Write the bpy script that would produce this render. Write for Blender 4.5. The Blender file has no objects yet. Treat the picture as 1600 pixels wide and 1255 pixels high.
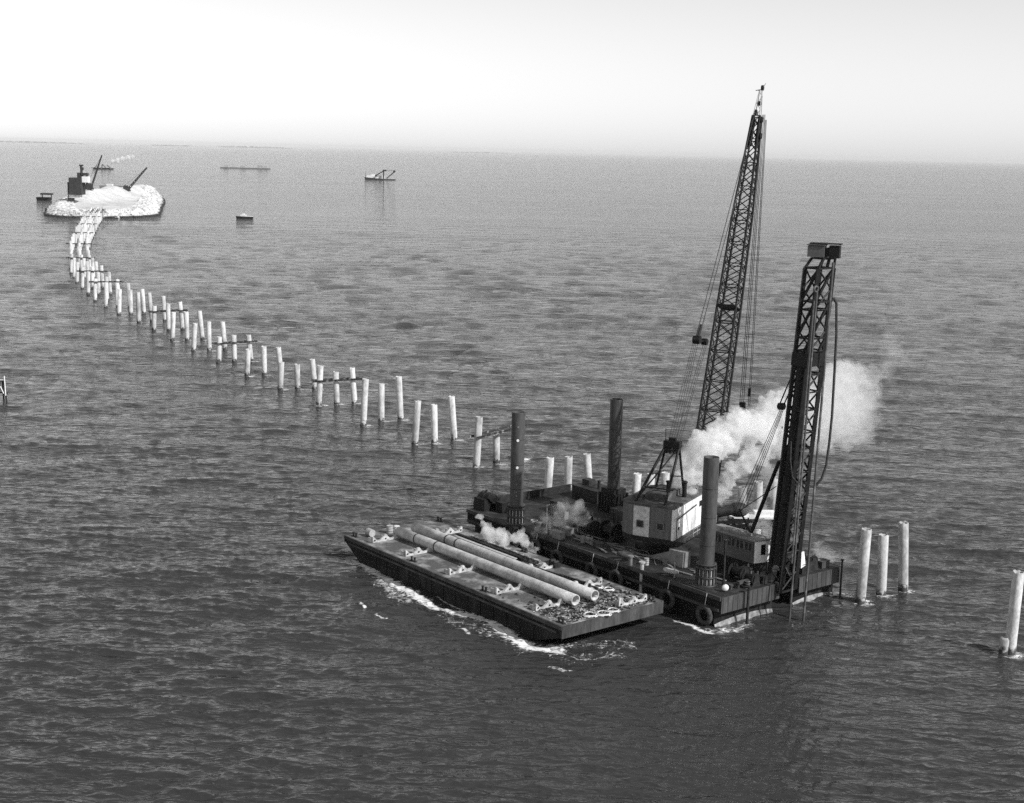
import bpy, math, random
import numpy as np
from mathutils import Vector, Matrix
random.seed(7); rng = np.random.default_rng(7)
scene = bpy.context.scene; COL = scene.collection
# ------------------------------------------------------------------ camera, sky, sun, exposure
H = 59.0; FPX = 2190.0; ROLL = math.atan2(36, 1600); PITCH = math.atan((627.5 - 235.0) / FPX)
cd = bpy.data.cameras.new('camera'); cam = bpy.data.objects.new('camera', cd); COL.objects.link(cam)
cd.sensor_width = 36; cd.lens = 36 * FPX / 1600; cd.clip_start = 1; cd.clip_end = 200000
_f = Vector((0, math.cos(PITCH), -math.sin(PITCH))); _u = Vector((0, math.sin(PITCH), math.cos(PITCH))); _r = Vector((1, 0, 0))
_R = math.cos(ROLL) * _r + math.sin(ROLL) * _u; _U = -math.sin(ROLL) * _r + math.cos(ROLL) * _u
cam.matrix_world = Matrix((( _R.x, _U.x, -_f.x, 0), (_R.y, _U.y, -_f.y, 0), (_R.z, _U.z, -_f.z, H), (0, 0, 0, 1)))
scene.camera = cam
SUN_EL = math.radians(38); SX, SY = 0.86, -0.51
w = bpy.data.worlds.new('World'); scene.world = w; w.use_nodes = True
nt = w.node_tree; nt.nodes.clear()
sky = nt.nodes.new('ShaderNodeTexSky'); sky.sky_type = 'NISHITA'; sky.sun_disc = False
sky.sun_elevation = SUN_EL; sky.sun_rotation = math.atan2(SX, SY); sky.air_density = 1.3; sky.dust_density = 0.35; sky.ozone_density = 1.0
bw = nt.nodes.new('ShaderNodeRGBToBW'); bg = nt.nodes.new('ShaderNodeBackground'); bg.inputs['Strength'].default_value = 0.118
wo = nt.nodes.new('ShaderNodeOutputWorld')
nt.links.new(sky.outputs[0], bw.inputs[0]); nt.links.new(bw.outputs[0], bg.inputs['Color']); nt.links.new(bg.outputs[0], wo.inputs['Surface'])
sd = bpy.data.lights.new('sun', 'SUN'); sd.energy = 3.6; sd.angle = math.radians(0.53); sd.color = (1, 1, 1)
sun = bpy.data.objects.new('sun', sd); COL.objects.link(sun)
sdir = Vector((SX * math.cos(SUN_EL), SY * math.cos(SUN_EL), math.sin(SUN_EL))).normalized()
sun.rotation_euler = sdir.to_track_quat('Z', 'Y').to_euler(); sun.location = sdir * 300
vs = scene.view_settings; vs.view_transform = 'Standard'; vs.look = 'None'; vs.gamma = 1; vs.exposure = 0.32; vs.use_curve_mapping = False
scene.cycles.volume_bounces = 24; scene.cycles.max_bounces = 24; scene.cycles.transparent_max_bounces = 12
scene.cycles.volume_step_rate = 0.3; scene.cycles.use_denoising = False

# ------------------------------------------------------------------ survey helpers (photo rows and columns -> metres)
def ray(px, py):
    dx, dy = px - 800, -(py - 627.5)
    a = dx * math.cos(ROLL) - dy * math.sin(ROLL); b = dx * math.sin(ROLL) + dy * math.cos(ROLL)
    return Vector((a, FPX * math.cos(PITCH) + b * math.sin(PITCH), -FPX * math.sin(PITCH) + b * math.cos(PITCH)))
def at(px, py, z=0.0):                      # point at height z
    d = ray(px, py); t = (z - H) / d.z; return Vector((d.x * t, d.y * t, z))
def aty(px, py, Y):                         # point at northing Y
    d = ray(px, py); t = Y / d.y; return Vector((d.x * t, Y, H + d.z * t))
def proj(P):
    z = P[2] - H; f = P[1] * math.cos(PITCH) - z * math.sin(PITCH); a = P[0] / f; b = (P[1] * math.sin(PITCH) + z * math.cos(PITCH)) / f
    return 800 + FPX * (a * math.cos(ROLL) + b * math.sin(ROLL)), 627.5 - FPX * (-a * math.sin(ROLL) + b * math.cos(ROLL))
L = Vector((.628, -.778, 0)).normalized(); S = Vector((.778, .628, 0)).normalized(); ORG = Vector((6.58, 160.09, 0)); ZZ = Vector((0, 0, 1))
def uv(u, v, z=0.0): return ORG + L * u + S * v + ZZ * z

# ------------------------------------------------------------------ materials (black and white film: all grey)
def mat(name, v, rough=.7, var=.25, scale=1.5, metal=0.0, v2=None, thr=None, bump=0.0, stretch=(1, 1, 1), spec=.5, fine=.12):
    m = bpy.data.materials.new(name); m.use_nodes = True; t = m.node_tree; N = t.nodes; b = N['Principled BSDF']
    tc = N.new('ShaderNodeNewGeometry'); mp = N.new('ShaderNodeMapping'); mp.inputs['Scale'].default_value = stretch
    t.links.new(tc.outputs['Position'], mp.inputs['Vector'])
    n = N.new('ShaderNodeTexNoise'); n.inputs['Scale'].default_value = scale; n.inputs['Detail'].default_value = 8; n.inputs['Roughness'].default_value = .65
    t.links.new(mp.outputs[0], n.inputs['Vector'])
    r = N.new('ShaderNodeValToRGB'); e = r.color_ramp.elements
    lo, hi = v * (1 - var), v * (1 + var)
    if v2 is not None: lo, hi = v, v2
    a, c = (.35, .65) if thr is None else thr
    e[0].position = a; e[1].position = c; e[0].color = (lo, lo, lo, 1); e[1].color = (hi, hi, hi, 1)
    t.links.new(n.outputs['Fac'], r.inputs[0])
    n2 = N.new('ShaderNodeTexNoise'); n2.inputs['Scale'].default_value = scale * 9; n2.inputs['Detail'].default_value = 4
    t.links.new(mp.outputs[0], n2.inputs['Vector'])
    mr = N.new('ShaderNodeMapRange'); mr.inputs['From Min'].default_value = .3; mr.inputs['From Max'].default_value = .7
    mr.inputs['To Min'].default_value = 1 - fine * 2; mr.inputs['To Max'].default_value = 1 + fine * 2
    t.links.new(n2.outputs['Fac'], mr.inputs[0])
    mx = N.new('ShaderNodeMix'); mx.data_type = 'RGBA'; mx.blend_type = 'MULTIPLY'; mx.inputs['Factor'].default_value = 1
    t.links.new(r.outputs[0], mx.inputs['A']); t.links.new(mr.outputs[0], mx.inputs['B']); t.links.new(mx.outputs['Result'], b.inputs['Base Color'])
    b.inputs['Roughness'].default_value = rough; b.inputs['Metallic'].default_value = metal; b.inputs['Specular IOR Level'].default_value = spec
    if bump:
        bp = N.new('ShaderNodeBump'); bp.inputs['Strength'].default_value = bump; bp.inputs['Distance'].default_value = .1
        t.links.new(n2.outputs['Fac'], bp.inputs['Height']); t.links.new(bp.outputs[0], b.inputs['Normal'])
    return m
M = dict(
    steel=mat('dark_steel', .022, .6, .6, 1.2, bump=.2, spec=.35), black=mat('black_steel', .012, .6, .5, 1.5, spec=.3),
    hull=mat('barge_hull_steel', .012, .7, .6, .6, v2=.045, thr=(.5, .75), bump=.3, stretch=(1, 1, .3), spec=.2),
    hullend=mat('rusty_hull_plate', .05, .75, .55, .9, bump=.3, stretch=(1, 1, .25)),
    deck=mat('worn_deck', .08, .8, .5, .35, v2=.42, thr=(.46, .72), bump=.3),
    rigdeck=mat('oily_deck', .012, .7, .5, .5, v2=.07, thr=(.5, .8), bump=.3),
    glare=mat('painted_water_glare', .1, .6, .25, .9, v2=.38, thr=(.4, .65)),  # pale colour painted in for light reflected off sunlit water and foam
    spud=mat('spud_steel', .06, .55, .3, .5, stretch=(1, 1, .25), spec=.4), spud2=mat('darker_spud_steel', .04, .5, .5, .5, stretch=(1, 1, .2), spec=.4),
    pipe=mat('concrete_pipe', .42, .8, .3, .7, fine=.15), saddle=mat('pale_saddle_paint', .28, .7, .15, 1.6, v2=.6, thr=(.4, .6)), guide=mat('guide_pipe_steel', .07, .5, .4, .6, v2=.22, thr=(.5, .7)),
    white=mat('white_paint', .8, .6, .1, 1.5), siding=mat('grey_siding', .12, .7, .25, .8, stretch=(3, 3, .2)), pale=mat('pale_panel', .55, .7, .3, 2.2, fine=.2),
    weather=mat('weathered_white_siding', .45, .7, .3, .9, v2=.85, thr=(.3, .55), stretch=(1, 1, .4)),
    roof=mat('tar_roof', .05, .85, .5, .8, v2=.16, thr=(.45, .75)), glass=mat('dark_window', .01, .2, .3, 2),
    grey=mat('grey_paint', .2, .65, .3, 1.5), lgrey=mat('light_grey_steel', .4, .5, .3, 1.5), rubber=mat('tyre_rubber', .05, .9, .5, 3, bump=.4),
    rope=mat('rope_wire', .03, .8, .2, 3), prope=mat('pale_rope', .6, .9, .2, 3), wood=mat('weathered_timber', .1, .85, .5, 1.5, v2=.5, thr=(.45, .6)),
    rock=mat('pale_riprap', .6, .9, .3, .25, v2=.85), sand=mat('sand_fill', .45, .95, .08, .08, v2=.68), cabin=mat('cabin_paint', .08, .6, .3, 1.2), chip=mat('pale_chips', .45, .9, .4, 2),
    shore=mat('distant_shore', .5, .9, .4, .01), plant=mat('plant_steel', .035, .8, .3, .3), box=mat('head_box_paint', .12, .6, .2, 1.5),
)
def concrete_pile_mat():
    m = mat('pile_concrete', .30, .85, .18, .5, v2=.58, thr=(.34, .54), fine=.1, stretch=(1, 1, .5)); t = m.node_tree; N = t.nodes; b = N['Principled BSDF']
    src = b.inputs['Base Color'].links[0].from_socket
    g = N.new('ShaderNodeNewGeometry'); sp = N.new('ShaderNodeSeparateXYZ'); t.links.new(g.outputs['Position'], sp.inputs[0])
    n = N.new('ShaderNodeTexNoise'); n.inputs['Scale'].default_value = 2.2; n.inputs['Detail'].default_value = 5; t.links.new(g.outputs['Position'], n.inputs['Vector'])
    k = N.new('ShaderNodeMath'); k.operation = 'MULTIPLY_ADD'; k.inputs[1].default_value = -3.2; t.links.new(n.outputs['Fac'], k.inputs[0]); t.links.new(sp.outputs['Z'], k.inputs[2])
    r = N.new('ShaderNodeMapRange'); r.inputs['From Min'].default_value = -1.15; r.inputs['From Max'].default_value = -.6; r.inputs['To Min'].default_value = .12; r.inputs['To Max'].default_value = 1
    t.links.new(k.outputs[0], r.inputs[0])
    x = N.new('ShaderNodeMix'); x.data_type = 'RGBA'; x.blend_type = 'MULTIPLY'; x.inputs['Factor'].default_value = 1
    t.links.new(src, x.inputs['A']); t.links.new(r.outputs[0], x.inputs['B'])
    o = N.new('ShaderNodeObjectInfo'); r2 = N.new('ShaderNodeMapRange'); r2.inputs['To Min'].default_value = .8; r2.inputs['To Max'].default_value = 1.12; t.links.new(o.outputs['Random'], r2.inputs[0])
    y = N.new('ShaderNodeMix'); y.data_type = 'RGBA'; y.blend_type = 'MULTIPLY'; y.inputs['Factor'].default_value = 1
    t.links.new(x.outputs['Result'], y.inputs['A']); t.links.new(r2.outputs[0], y.inputs['B']); t.links.new(y.outputs['Result'], b.inputs['Base Color'])
    return m
M['pile'] = concrete_pile_mat()
def wet_rock():
    m = mat('shore_rock', .28, .9, .3, .2, v2=.78, thr=(.35, .6), fine=.2); t = m.node_tree; N = t.nodes; b = N['Principled BSDF']; src = b.inputs['Base Color'].links[0].from_socket
    g = N.new('ShaderNodeNewGeometry'); sp = N.new('ShaderNodeSeparateXYZ'); t.links.new(g.outputs['Position'], sp.inputs[0])
    r = N.new('ShaderNodeMapRange'); r.inputs[1].default_value = 1.1; r.inputs[2].default_value = 1.7; r.inputs[3].default_value = .06; r.inputs[4].default_value = 1; t.links.new(sp.outputs['Z'], r.inputs[0])
    x = N.new('ShaderNodeMix'); x.data_type = 'RGBA'; x.blend_type = 'MULTIPLY'; x.inputs['Factor'].default_value = 1; t.links.new(src, x.inputs['A']); t.links.new(r.outputs[0], x.inputs['B']); t.links.new(x.outputs['Result'], b.inputs['Base Color']); return m
M['rock'] = wet_rock()

# ------------------------------------------------------------------ mesh builder
class MB:
    def __init__(s): s.v = []; s.f = []; s.sm = []
    def add(s, vs, fs, smooth=False):
        o = len(s.v); s.v += [Vector(p) for p in vs]; s.f += [tuple(i + o for i in f) for f in fs]; s.sm += [smooth] * len(fs); return s
    def box(s, c, size, ax=None):
        ax = ax or (Vector((1, 0, 0)), Vector((0, 1, 0)), ZZ); c = Vector(c)
        P = [c + ax[0] * (size[0] / 2 * i) + ax[1] * (size[1] / 2 * j) + ax[2] * (size[2] / 2 * k) for k in (-1, 1) for j in (-1, 1) for i in (-1, 1)]
        return s.add(P, [(0, 2, 3, 1), (4, 5, 7, 6), (0, 1, 5, 4), (2, 6, 7, 3), (0, 4, 6, 2), (1, 3, 7, 5)])
    def frame(s, p, q):
        d = (q - p).normalized(); a = d.cross(ZZ); a = a.normalized() if a.length > .01 else Vector((1, 0, 0)); return d, a, d.cross(a).normalized()
    def bar(s, p, q, w, h=None):
        p, q = Vector(p), Vector(q); d, a, b = s.frame(p, q); return s.box((p + q) / 2, ((q - p).length, w, h or w), (d, a, b))
    def tube(s, p, q, r, n=8, r2=None, cap=True):
        p, q = Vector(p), Vector(q); d, a, b = s.frame(p, q); r2 = r if r2 is None else r2
        P = [c + (a * math.cos(t) + b * math.sin(t)) * rr for c, rr in ((p, r), (q, r2)) for t in [2 * math.pi * i / n for i in range(n)]]
        s.add(P, [(i, (i + 1) % n, n + (i + 1) % n, n + i) for i in range(n)], n > 6)
        if cap: s.add(P, [tuple(range(n))[::-1], tuple(range(n, 2 * n))])
        return s
    def lathe(s, p, q, prof, n=24):           # prof: (distance along axis, radius)
        p, q = Vector(p), Vector(q); d, a, b = s.frame(p, q)
        P = [p + d * h + (a * math.cos(2 * math.pi * i / n) + b * math.sin(2 * math.pi * i / n)) * r for h, r in prof for i in range(n)]
        F = [(k * n + i, k * n + (i + 1) % n, (k + 1) * n + (i + 1) % n, (k + 1) * n + i) for k in range(len(prof) - 1) for i in range(n)]
        return s.add(P, F, True)
    def poly(s, pts, h, cap=True):            # pts: closed outline (Vectors), h: extrude vector
        n = len(pts); h = Vector(h); P = [Vector(p) for p in pts] + [Vector(p) + h for p in pts]
        F = [(i, (i + 1) % n, n + (i + 1) % n, n + i) for i in range(n)]
        if cap: F += [tuple(range(n))[::-1], tuple(range(n, 2 * n))]
        return s.add(P, F)
    def torus(s, c, ax, R, r, n=20, k=8):
        c = Vector(c); ax = Vector(ax).normalized(); d, a, b = s.frame(Vector(), ax)
        P = []
        for i in range(n):
            t = 2 * math.pi * i / n; e = a * math.cos(t) + b * math.sin(t)
            for j in range(k):
                q = 2 * math.pi * j / k; P.append(c + e * (R + r * math.cos(q)) + ax * (r * math.sin(q)))
        return s.add(P, [(i * k + j, ((i + 1) % n) * k + j, ((i + 1) % n) * k + (j + 1) % k, i * k + (j + 1) % k) for i in range(n) for j in range(k)], True)
    def ball(s, c, r, n=8, m=6, sq=(1, 1, 1), jit=0):
        c = Vector(c); P = [c + Vector((0, 0, r * sq[2]))]
        for i in range(1, m):
            for j in range(n):
                a, b = math.pi * i / m, 2 * math.pi * j / n; rr = r * (1 + random.uniform(-jit, jit))
                P.append(c + Vector((rr * sq[0] * math.sin(a) * math.cos(b), rr * sq[1] * math.sin(a) * math.sin(b), rr * sq[2] * math.cos(a))))
        P.append(c - Vector((0, 0, r * sq[2]))); e = len(P) - 1
        F = [(0, 1 + j, 1 + (j + 1) % n) for j in range(n)] + [(e, e - n + (j + 1) % n, e - n + j) for j in range(n)]
        F += [(1 + i * n + j, 1 + (i + 1) * n + j, 1 + (i + 1) * n + (j + 1) % n, 1 + i * n + (j + 1) % n) for i in range(m - 2) for j in range(n)]
        return s.add(P, F, jit == 0)
    def path(s, pts, r, n=6):
        for p, q in zip(pts, pts[1:]): s.tube(p, q, r, n)
        return s
    def build(s, name, m, parent=None, loc=None):
        o0 = Vector(loc) if loc is not None else (parent.matrix_world.translation.copy() if parent is not None else Vector((0, 0, 0)))
        me = bpy.data.meshes.new(name); me.from_pydata([p - o0 for p in s.v], [], s.f)
        me.polygons.foreach_set('use_smooth', s.sm); me.materials.append(m); me.update()
        import bmesh
        b = bmesh.new(); b.from_mesh(me); bmesh.ops.recalc_face_normals(b, faces=b.faces); b.to_mesh(me); b.free()
        o = bpy.data.objects.new(name, me); COL.objects.link(o)
        if parent is not None: o.parent = parent
        else: o.location = o0
        return o
WORLDPOS = {}
def tag(o, label=None, cat=None, group=None, kind=None):
    for k, v in (('label', label), ('category', cat), ('group', group), ('kind', kind)):
        if v: o[k] = v
    return o
def empty(name, loc, label, cat, group=None):
    o = bpy.data.objects.new(name, None); COL.objects.link(o); o.location = loc; o.empty_display_size = .5
    o.matrix_world = Matrix.Translation(Vector(loc)); return tag(o, label, cat, group)
def sub(mb, name, m, part):                  # sub-part: a child of a part, built in the thing's frame
    o = mb.build(name, m, part.parent); o.parent = part; return o
def truss(mb, p0, p1, sec0, sec1, a, b, bays, rc, rl, ends=True, cross=True):
    """four chords between rectangular sections; sec=(wa,wb) half sizes"""
    C = []
    for (i, j) in ((-1, -1), (1, -1), (1, 1), (-1, 1)):
        C.append([p0.lerp(p1, t) + a * (i * (sec0[0] * (1 - t) + sec1[0] * t)) + b * (j * (sec0[1] * (1 - t) + sec1[1] * t)) for t in [k / bays for k in range(bays + 1)]])
    for c in C: mb.tube(c[0], c[-1], rc, 6)
    for k in range(bays + 1):
        if (k == 0 or k == bays) and not ends: continue
        if k % 2 == 0 or k == bays:
            for q in range(4): mb.tube(C[q][k], C[(q + 1) % 4][k], rl, 5)
    for k in range(bays):
        for q in range(4):
            A, Bc = C[q], C[(q + 1) % 4]
            if k % 2: A, Bc = Bc, A
            mb.tube(A[k], Bc[k + 1], rl, 5)
            if cross: mb.tube(Bc[k], A[k + 1], rl * .8, 5)
    return C

# ------------------------------------------------------------------ sea
def build_sea():
    # radii: coarse near the camera's foot, fine where the water is in view, log to the horizon
    R = [0.5, 20, 40, 60, 75, 88, 96]
    d = 100.0
    while d < 1600: R.append(d); d += max(.32, d * d / (H * 1401) * 1.15)
    while d < 57000: R.append(d); d *= 1.012
    R = np.array(R); lim = math.radians(25)
    fine = np.linspace(-lim, lim, 820); out = np.linspace(lim, 2 * math.pi - lim, 90)[1:-1]
    A = np.concatenate([fine, out]); nA = len(A); nR = len(R)
    rr, aa = np.meshgrid(R, A, indexing='ij'); X = rr * np.sin(aa); Y = rr * np.cos(aa); Z = np.zeros_like(X)
    dr = np.gradient(R)[:, None]; da = (rr * (fine[1] - fine[0])); sp = np.maximum(np.minimum(dr, 60), da)
    comps = []
    for i in range(125):
        lam = .9 * (26.0 / .9) ** rng.random(); th = rng.normal(0.08, .30) if i % 4 else rng.normal(-.8, .22)
        k = 2 * math.pi / lam; st = .050 if lam < 2.6 else (.028 if lam < 5 else (.018 if lam < 10 else .012))
        comps.append((k * math.sin(th), k * math.cos(th), st / k, rng.random() * 6.283, lam))
    group = .80 + .16 * np.sin(X * .021 + Y * .043 + 1.0) * np.sin(X * .034 - Y * .019) + .08 * np.sin(X * .09 + Y * .13)
    group = group * (1 + 1.8 * np.clip((Y - 280) / 700, 0, 1))      # waves enlarged with distance to give the far water more contrast
    DX = np.zeros_like(X); DY = np.zeros_like(X)
    for kx, ky, a, ph, lam in comps:
        att = np.clip((lam / sp - 1.1) / .9, 0, 1)
        if att.max() <= 0: continue
        p = kx * X + ky * Y + ph; k = math.hypot(kx, ky); q = a * att * group
        Z += q * np.cos(p); s_ = q * np.sin(p) * 1.1; DX -= s_ * kx / k; DY -= s_ * ky / k
    lee = np.ones_like(X)
    foam = np.zeros_like(X)
    def band(pts, w, amp=1.0):
        nonlocal foam
        P = [at(*p) for p in pts]; best = np.full_like(X, 1e9)
        for a, b in zip(P, P[1:]):
            ax, ay, bx, by = a.x, a.y, b.x, b.y; L2 = (bx - ax) ** 2 + (by - ay) ** 2 + 1e-9
            t = np.clip(((X - ax) * (bx - ax) + (Y - ay) * (by - ay)) / L2, 0, 1)
            best = np.minimum(best, np.hypot(X - ax - t * (bx - ax), Y - ay - t * (by - ay)))
        foam = np.maximum(foam, amp * np.clip(1.25 * (1 - best / (w * 1.7)), 0, 1))
    band([(560, 876), (585, 892), (603, 903), (625, 920), (652, 934), (682, 948), (716, 957)], 1.25, .95)
    band([(598, 908), (614, 926), (636, 938)], 2.0, .72)
    band([(716, 957), (750, 966), (782, 981), (800, 997), (826, 1012), (872, 1018)], 1.35, 1.0); band([(690, 934), (712, 944), (730, 950)], .7, .9)
    band([(735, 980), (790, 1000), (830, 1012), (870, 1016)], 1.7, .62)
    band([(870, 1010), (930, 1008), (980, 1006)], 1.9, .60)
    band([(562, 943), (570, 952)], .3, .9); band([(590, 962), (606, 968)], .35, .9); band([(690, 962), (735, 985)], 1.5, .55)
    band([(722, 982), (733, 990)], .45, .95)
    band([(1058, 968), (1095, 984), (1112, 990)], .6, .95); band([(1105, 986), (1135, 984), (1165, 975)], 1.6, .66)
    band([(1148, 985), (1165, 975)], .9, .8); band([(1240, 978), (1262, 974)], .8, .5); band([(1290, 930), (1320, 932)], 1.4, .72)
    band([(1265, 955), (1340, 960)], 1.6, .42);
    band([(860, 1040), (890, 1046)], .5, .7); band([(860, 1020), (900, 1030), (960, 1022)], 2.2, .55); band([(368, 341), (450, 338), (520, 334)], 4, .6)
    for p in FOAM_SPOTS: band([p, (p[0] + 1, p[1])], *( (1.7, .8)))
    caps = (rng.random(X.shape) > .99985) & (rr < 420) & (rr > 110) & (Z > .35)
    foam[caps] = .85
    # calmer water close beside the hulls
    def calm(c, rx, ry):
        nonlocal Z, DX, DY
        g = 1 - .45 * np.exp(-(((X - c[0]) / rx) ** 2 + ((Y - c[1]) / ry) ** 2)); Z *= g; DX *= g; DY *= g
    calm((26, 152), 26, 22)
    X = X + DX; Y = Y + DY; Z = np.where(rr > 40, Z, 0)
    co = np.stack([X, Y, Z], -1).reshape(-1, 3).astype(np.float32)
    i = np.arange(nR - 1)[:, None] * nA; j = np.arange(nA)[None, :]; jn = (j + 1) % nA
    q = np.stack([i + j, i + jn, i + nA + jn, i + nA + j], -1).reshape(-1, 4)
    q = q[:, ::-1]
    me = bpy.data.meshes.new('water'); nv, nf = len(co), len(q)
    me.vertices.add(nv); me.vertices.foreach_set('co', co.ravel()); me.loops.add(nf * 4); me.loops.foreach_set('vertex_index', q.ravel().astype(np.int32))
    me.polygons.add(nf); me.polygons.foreach_set('loop_start', np.arange(0, nf * 4, 4, dtype=np.int32)); me.polygons.foreach_set('loop_total', np.full(nf, 4, dtype=np.int32))
    me.polygons.foreach_set('use_smooth', np.ones(nf, dtype=bool)); me.update(calc_edges=True)
    at_ = me.attributes.new('foam', 'FLOAT', 'POINT'); at_.data.foreach_set('value', foam.ravel().astype(np.float32))
    o = bpy.data.objects.new('water', me); COL.objects.link(o); o['kind'] = 'structure'
    m = bpy.data.materials.new('sea_water'); m.use_nodes = True; t = m.node_tree; N = t.nodes; b = N['Principled BSDF']; K = t.links.new
    g = N.new('ShaderNodeNewGeometry')
    def noise(sc, det, rough, st, dist=0):
        mp = N.new('ShaderNodeMapping'); mp.inputs['Scale'].default_value = st; mp.inputs['Rotation'].default_value = (0, 0, -.12); K(g.outputs['Position'], mp.inputs['Vector'])
        n = N.new('ShaderNodeTexNoise'); n.inputs['Scale'].default_value = sc; n.inputs['Detail'].default_value = det; n.inputs['Roughness'].default_value = rough
        n.inputs['Distortion'].default_value = dist; K(mp.outputs[0], n.inputs['Vector']); return n.outputs['Fac']
    def math_(op, *a):
        n = N.new('ShaderNodeMath'); n.operation = op
        for k, x in enumerate(a):
            if isinstance(x, (int, float)): n.inputs[k].default_value = x
            else: K(x, n.inputs[k])
        return n.outputs[0]
    def mr(x, a, b_, c, d_, clamp=True):
        n = N.new('ShaderNodeMapRange'); n.clamp = clamp
        for k, q_ in ((1, a), (2, b_), (3, c), (4, d_)): n.inputs[k].default_value = q_
        K(x, n.inputs[0]); return n.outputs[0]
    streak = noise(.012, 4, .6, (.18, 1, 1), .5)           # wind streaks: rougher and smoother patches
    def ridge(x): return math_('SUBTRACT', 1.0, math_('ABSOLUTE', math_('MULTIPLY_ADD', x, 4.0, -2.0)))
    n1 = ridge(noise(.32, 1, .5, (.40, 1, 1), .6)); n2 = ridge(noise(.75, 2, .55, (.45, 1, 1), .5)); n3 = noise(2.4, 3, .6, (.5, 1, 1))
    n0 = ridge(noise(.15, 2, .5, (.38, 1, 1), .8))
    h = math_('ADD', math_('ADD', math_('MULTIPLY_ADD', n0, SEA_A0, math_('MULTIPLY', n1, SEA_A1)), math_('MULTIPLY', n2, SEA_A2)), math_('MULTIPLY', n3, SEA_A3))
    sy = N.new('ShaderNodeSeparateXYZ'); K(g.outputs['Position'], sy.inputs[0])      # bumps enlarged with distance to darken the far water
    h = math_('MULTIPLY', h, mr(sy.outputs['Y'], 260, 1300, 1.0, 2.6))
    bp = N.new('ShaderNodeBump'); bp.inputs['Distance'].default_value = 1.0; K(h, bp.inputs['Height']); K(mr(streak, .3, .7, SEA_BUMP * .88, SEA_BUMP * 1.0), bp.inputs['Strength'])
    K(bp.outputs[0], b.inputs['Normal'])
    K(mr(streak, .35, .65, .06, .10), b.inputs['Roughness']); b.inputs['IOR'].default_value = 1.33
    b.inputs['Base Color'].default_value = (SEA_BODY,) * 3 + (1,)
    fa = N.new('ShaderNodeAttribute'); fa.attribute_name = 'foam'
    fn = noise(.9, 9, .78, (.8, 1.2, 1), 1.6)
    fac = mr(math_('ADD', fa.outputs['Fac'], math_('MULTIPLY', math_('SUBTRACT', fn, .5), 3.0)), .66, 1.0, 0, 1)
    fac = math_('MULTIPLY', fac, mr(fa.outputs['Fac'], .02, .15, 0, 1))
    fb = N.new('ShaderNodeBsdfDiffuse'); fb.inputs['Color'].default_value = (.8, .8, .8, 1)
    mx = N.new('ShaderNodeMixShader'); K(fac, mx.inputs[0]); K(b.outputs[0], mx.inputs[1]); K(fb.outputs[0], mx.inputs[2])
    K(mx.outputs[0], N['Material Output'].inputs['Surface']); me.materials.append(m)
SEA_BUMP = 1.0; SEA_A1 = .14; SEA_A2 = .12; SEA_A3 = .075; SEA_A0 = .26; SEA_BODY = .034
FOAM_SPOTS = []

# ------------------------------------------------------------------ concrete piles
PR = .69
ORD = ['first', 'second', 'third', 'fourth', 'fifth', 'sixth', 'seventh', 'eighth', 'ninth', 'tenth', 'eleventh', 'twelfth', 'thirteenth', 'fourteenth']
def make_pile(base, top, label, group, near=False):
    d = (top - base).normalized(); p = base - d * 3; Lh = (top - p).length; n = 28 if near else 12
    mb = MB(); mb.lathe(p, top, [(0, PR), (Lh * .5, PR), (Lh - .05, PR), (Lh, PR - .04), (Lh, PR - .16), (Lh - 1.6, PR - .16)] if near else [(0, PR), (Lh, PR), (Lh, PR - .2), (Lh - 1.0, PR - .2)], n)
    jt = [random.uniform(-.10, .05) for _ in range(n)]
    for k in range(2 * n, 5 * n if near else 4 * n):
        if (mb.v[k] - top).length < 1.0: mb.v[k] = mb.v[k] + ZZ * ((jt[k % n] + jt[(k + 1) % n]) * (.9 if near else .5))
    o = mb.build('concrete_pile', M['pile'], loc=base); tag(o, label, 'pile', group); return o
def top_of(bx, by, tx, ty):
    base = at(bx, by); lo, hi = 0., 60.
    for _ in range(50):
        m_ = (lo + hi) / 2
        if proj((base.x, base.y, m_))[1] > ty: lo = m_
        else: hi = m_
    px = proj((base.x, base.y, lo)); sc = FPX / base.y
    return base, Vector((base.x + (tx - px[0]) / sc, base.y, lo))
ORD2 = ORD + ['fifteenth','sixteenth','seventeenth','eighteenth','nineteenth','twentieth'] + ['twenty-' + x for x in ORD[:9]] + ['thirtieth'] + ['thirty-' + x for x in ORD[:9]] + ['fortieth']
G1 = 'white concrete piles standing in rows of three'
def row(items, rowname, near=False, names=('left', 'middle', 'right'), bar=None):
    tops = []
    for nm, (tx, ty, bx, by) in zip(names, items):
        b, t = top_of(bx, by, tx, ty); tops.append((b, t))
        make_pile(b, t, f'{nm} white pile of {rowname}', G1, near)
        if near: FOAM_SPOTS.append((bx + 6, by + 1))
    return tops
def clamp_beam(a, b, label, z=None, ext=1.6):
    d = (b - a); d.z = 0; d.normalize(); n = Vector((d.y, -d.x, 0)) * (PR + .17)
    p, q = a - d * ext + n, b + d * ext + n
    mb = MB(); ax = (d, Vector((d.y, -d.x, 0)), ZZ)
    dd = (q - p); c = (p + q) / 2; Ld = dd.length; e = dd.normalized(); up = e.cross(ax[1]).normalized(); up = up if up.z > 0 else -up
    mb.box(c, (Ld, .10, .42), (e, ax[1], up)); mb.box(c + up * .16 + ax[1] * .14, (Ld, .24, .08), (e, ax[1], up)); mb.box(c - up * .16 + ax[1] * .14, (Ld, .24, .08), (e, ax[1], up))
    mb.box(c - n * 2, (Ld, .12, .42), (e, ax[1], up))
    for t in (.08, .5, .92): mb.box(p.lerp(q, t) - n, (.12, PR * 2 + .5, .12), (e, ax[1], up))
    o = mb.build('clamp_beam', M['steelbar'], loc=c); tag(o, label, 'beam', 'clamp beams bolted across the rows of piles')
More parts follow.
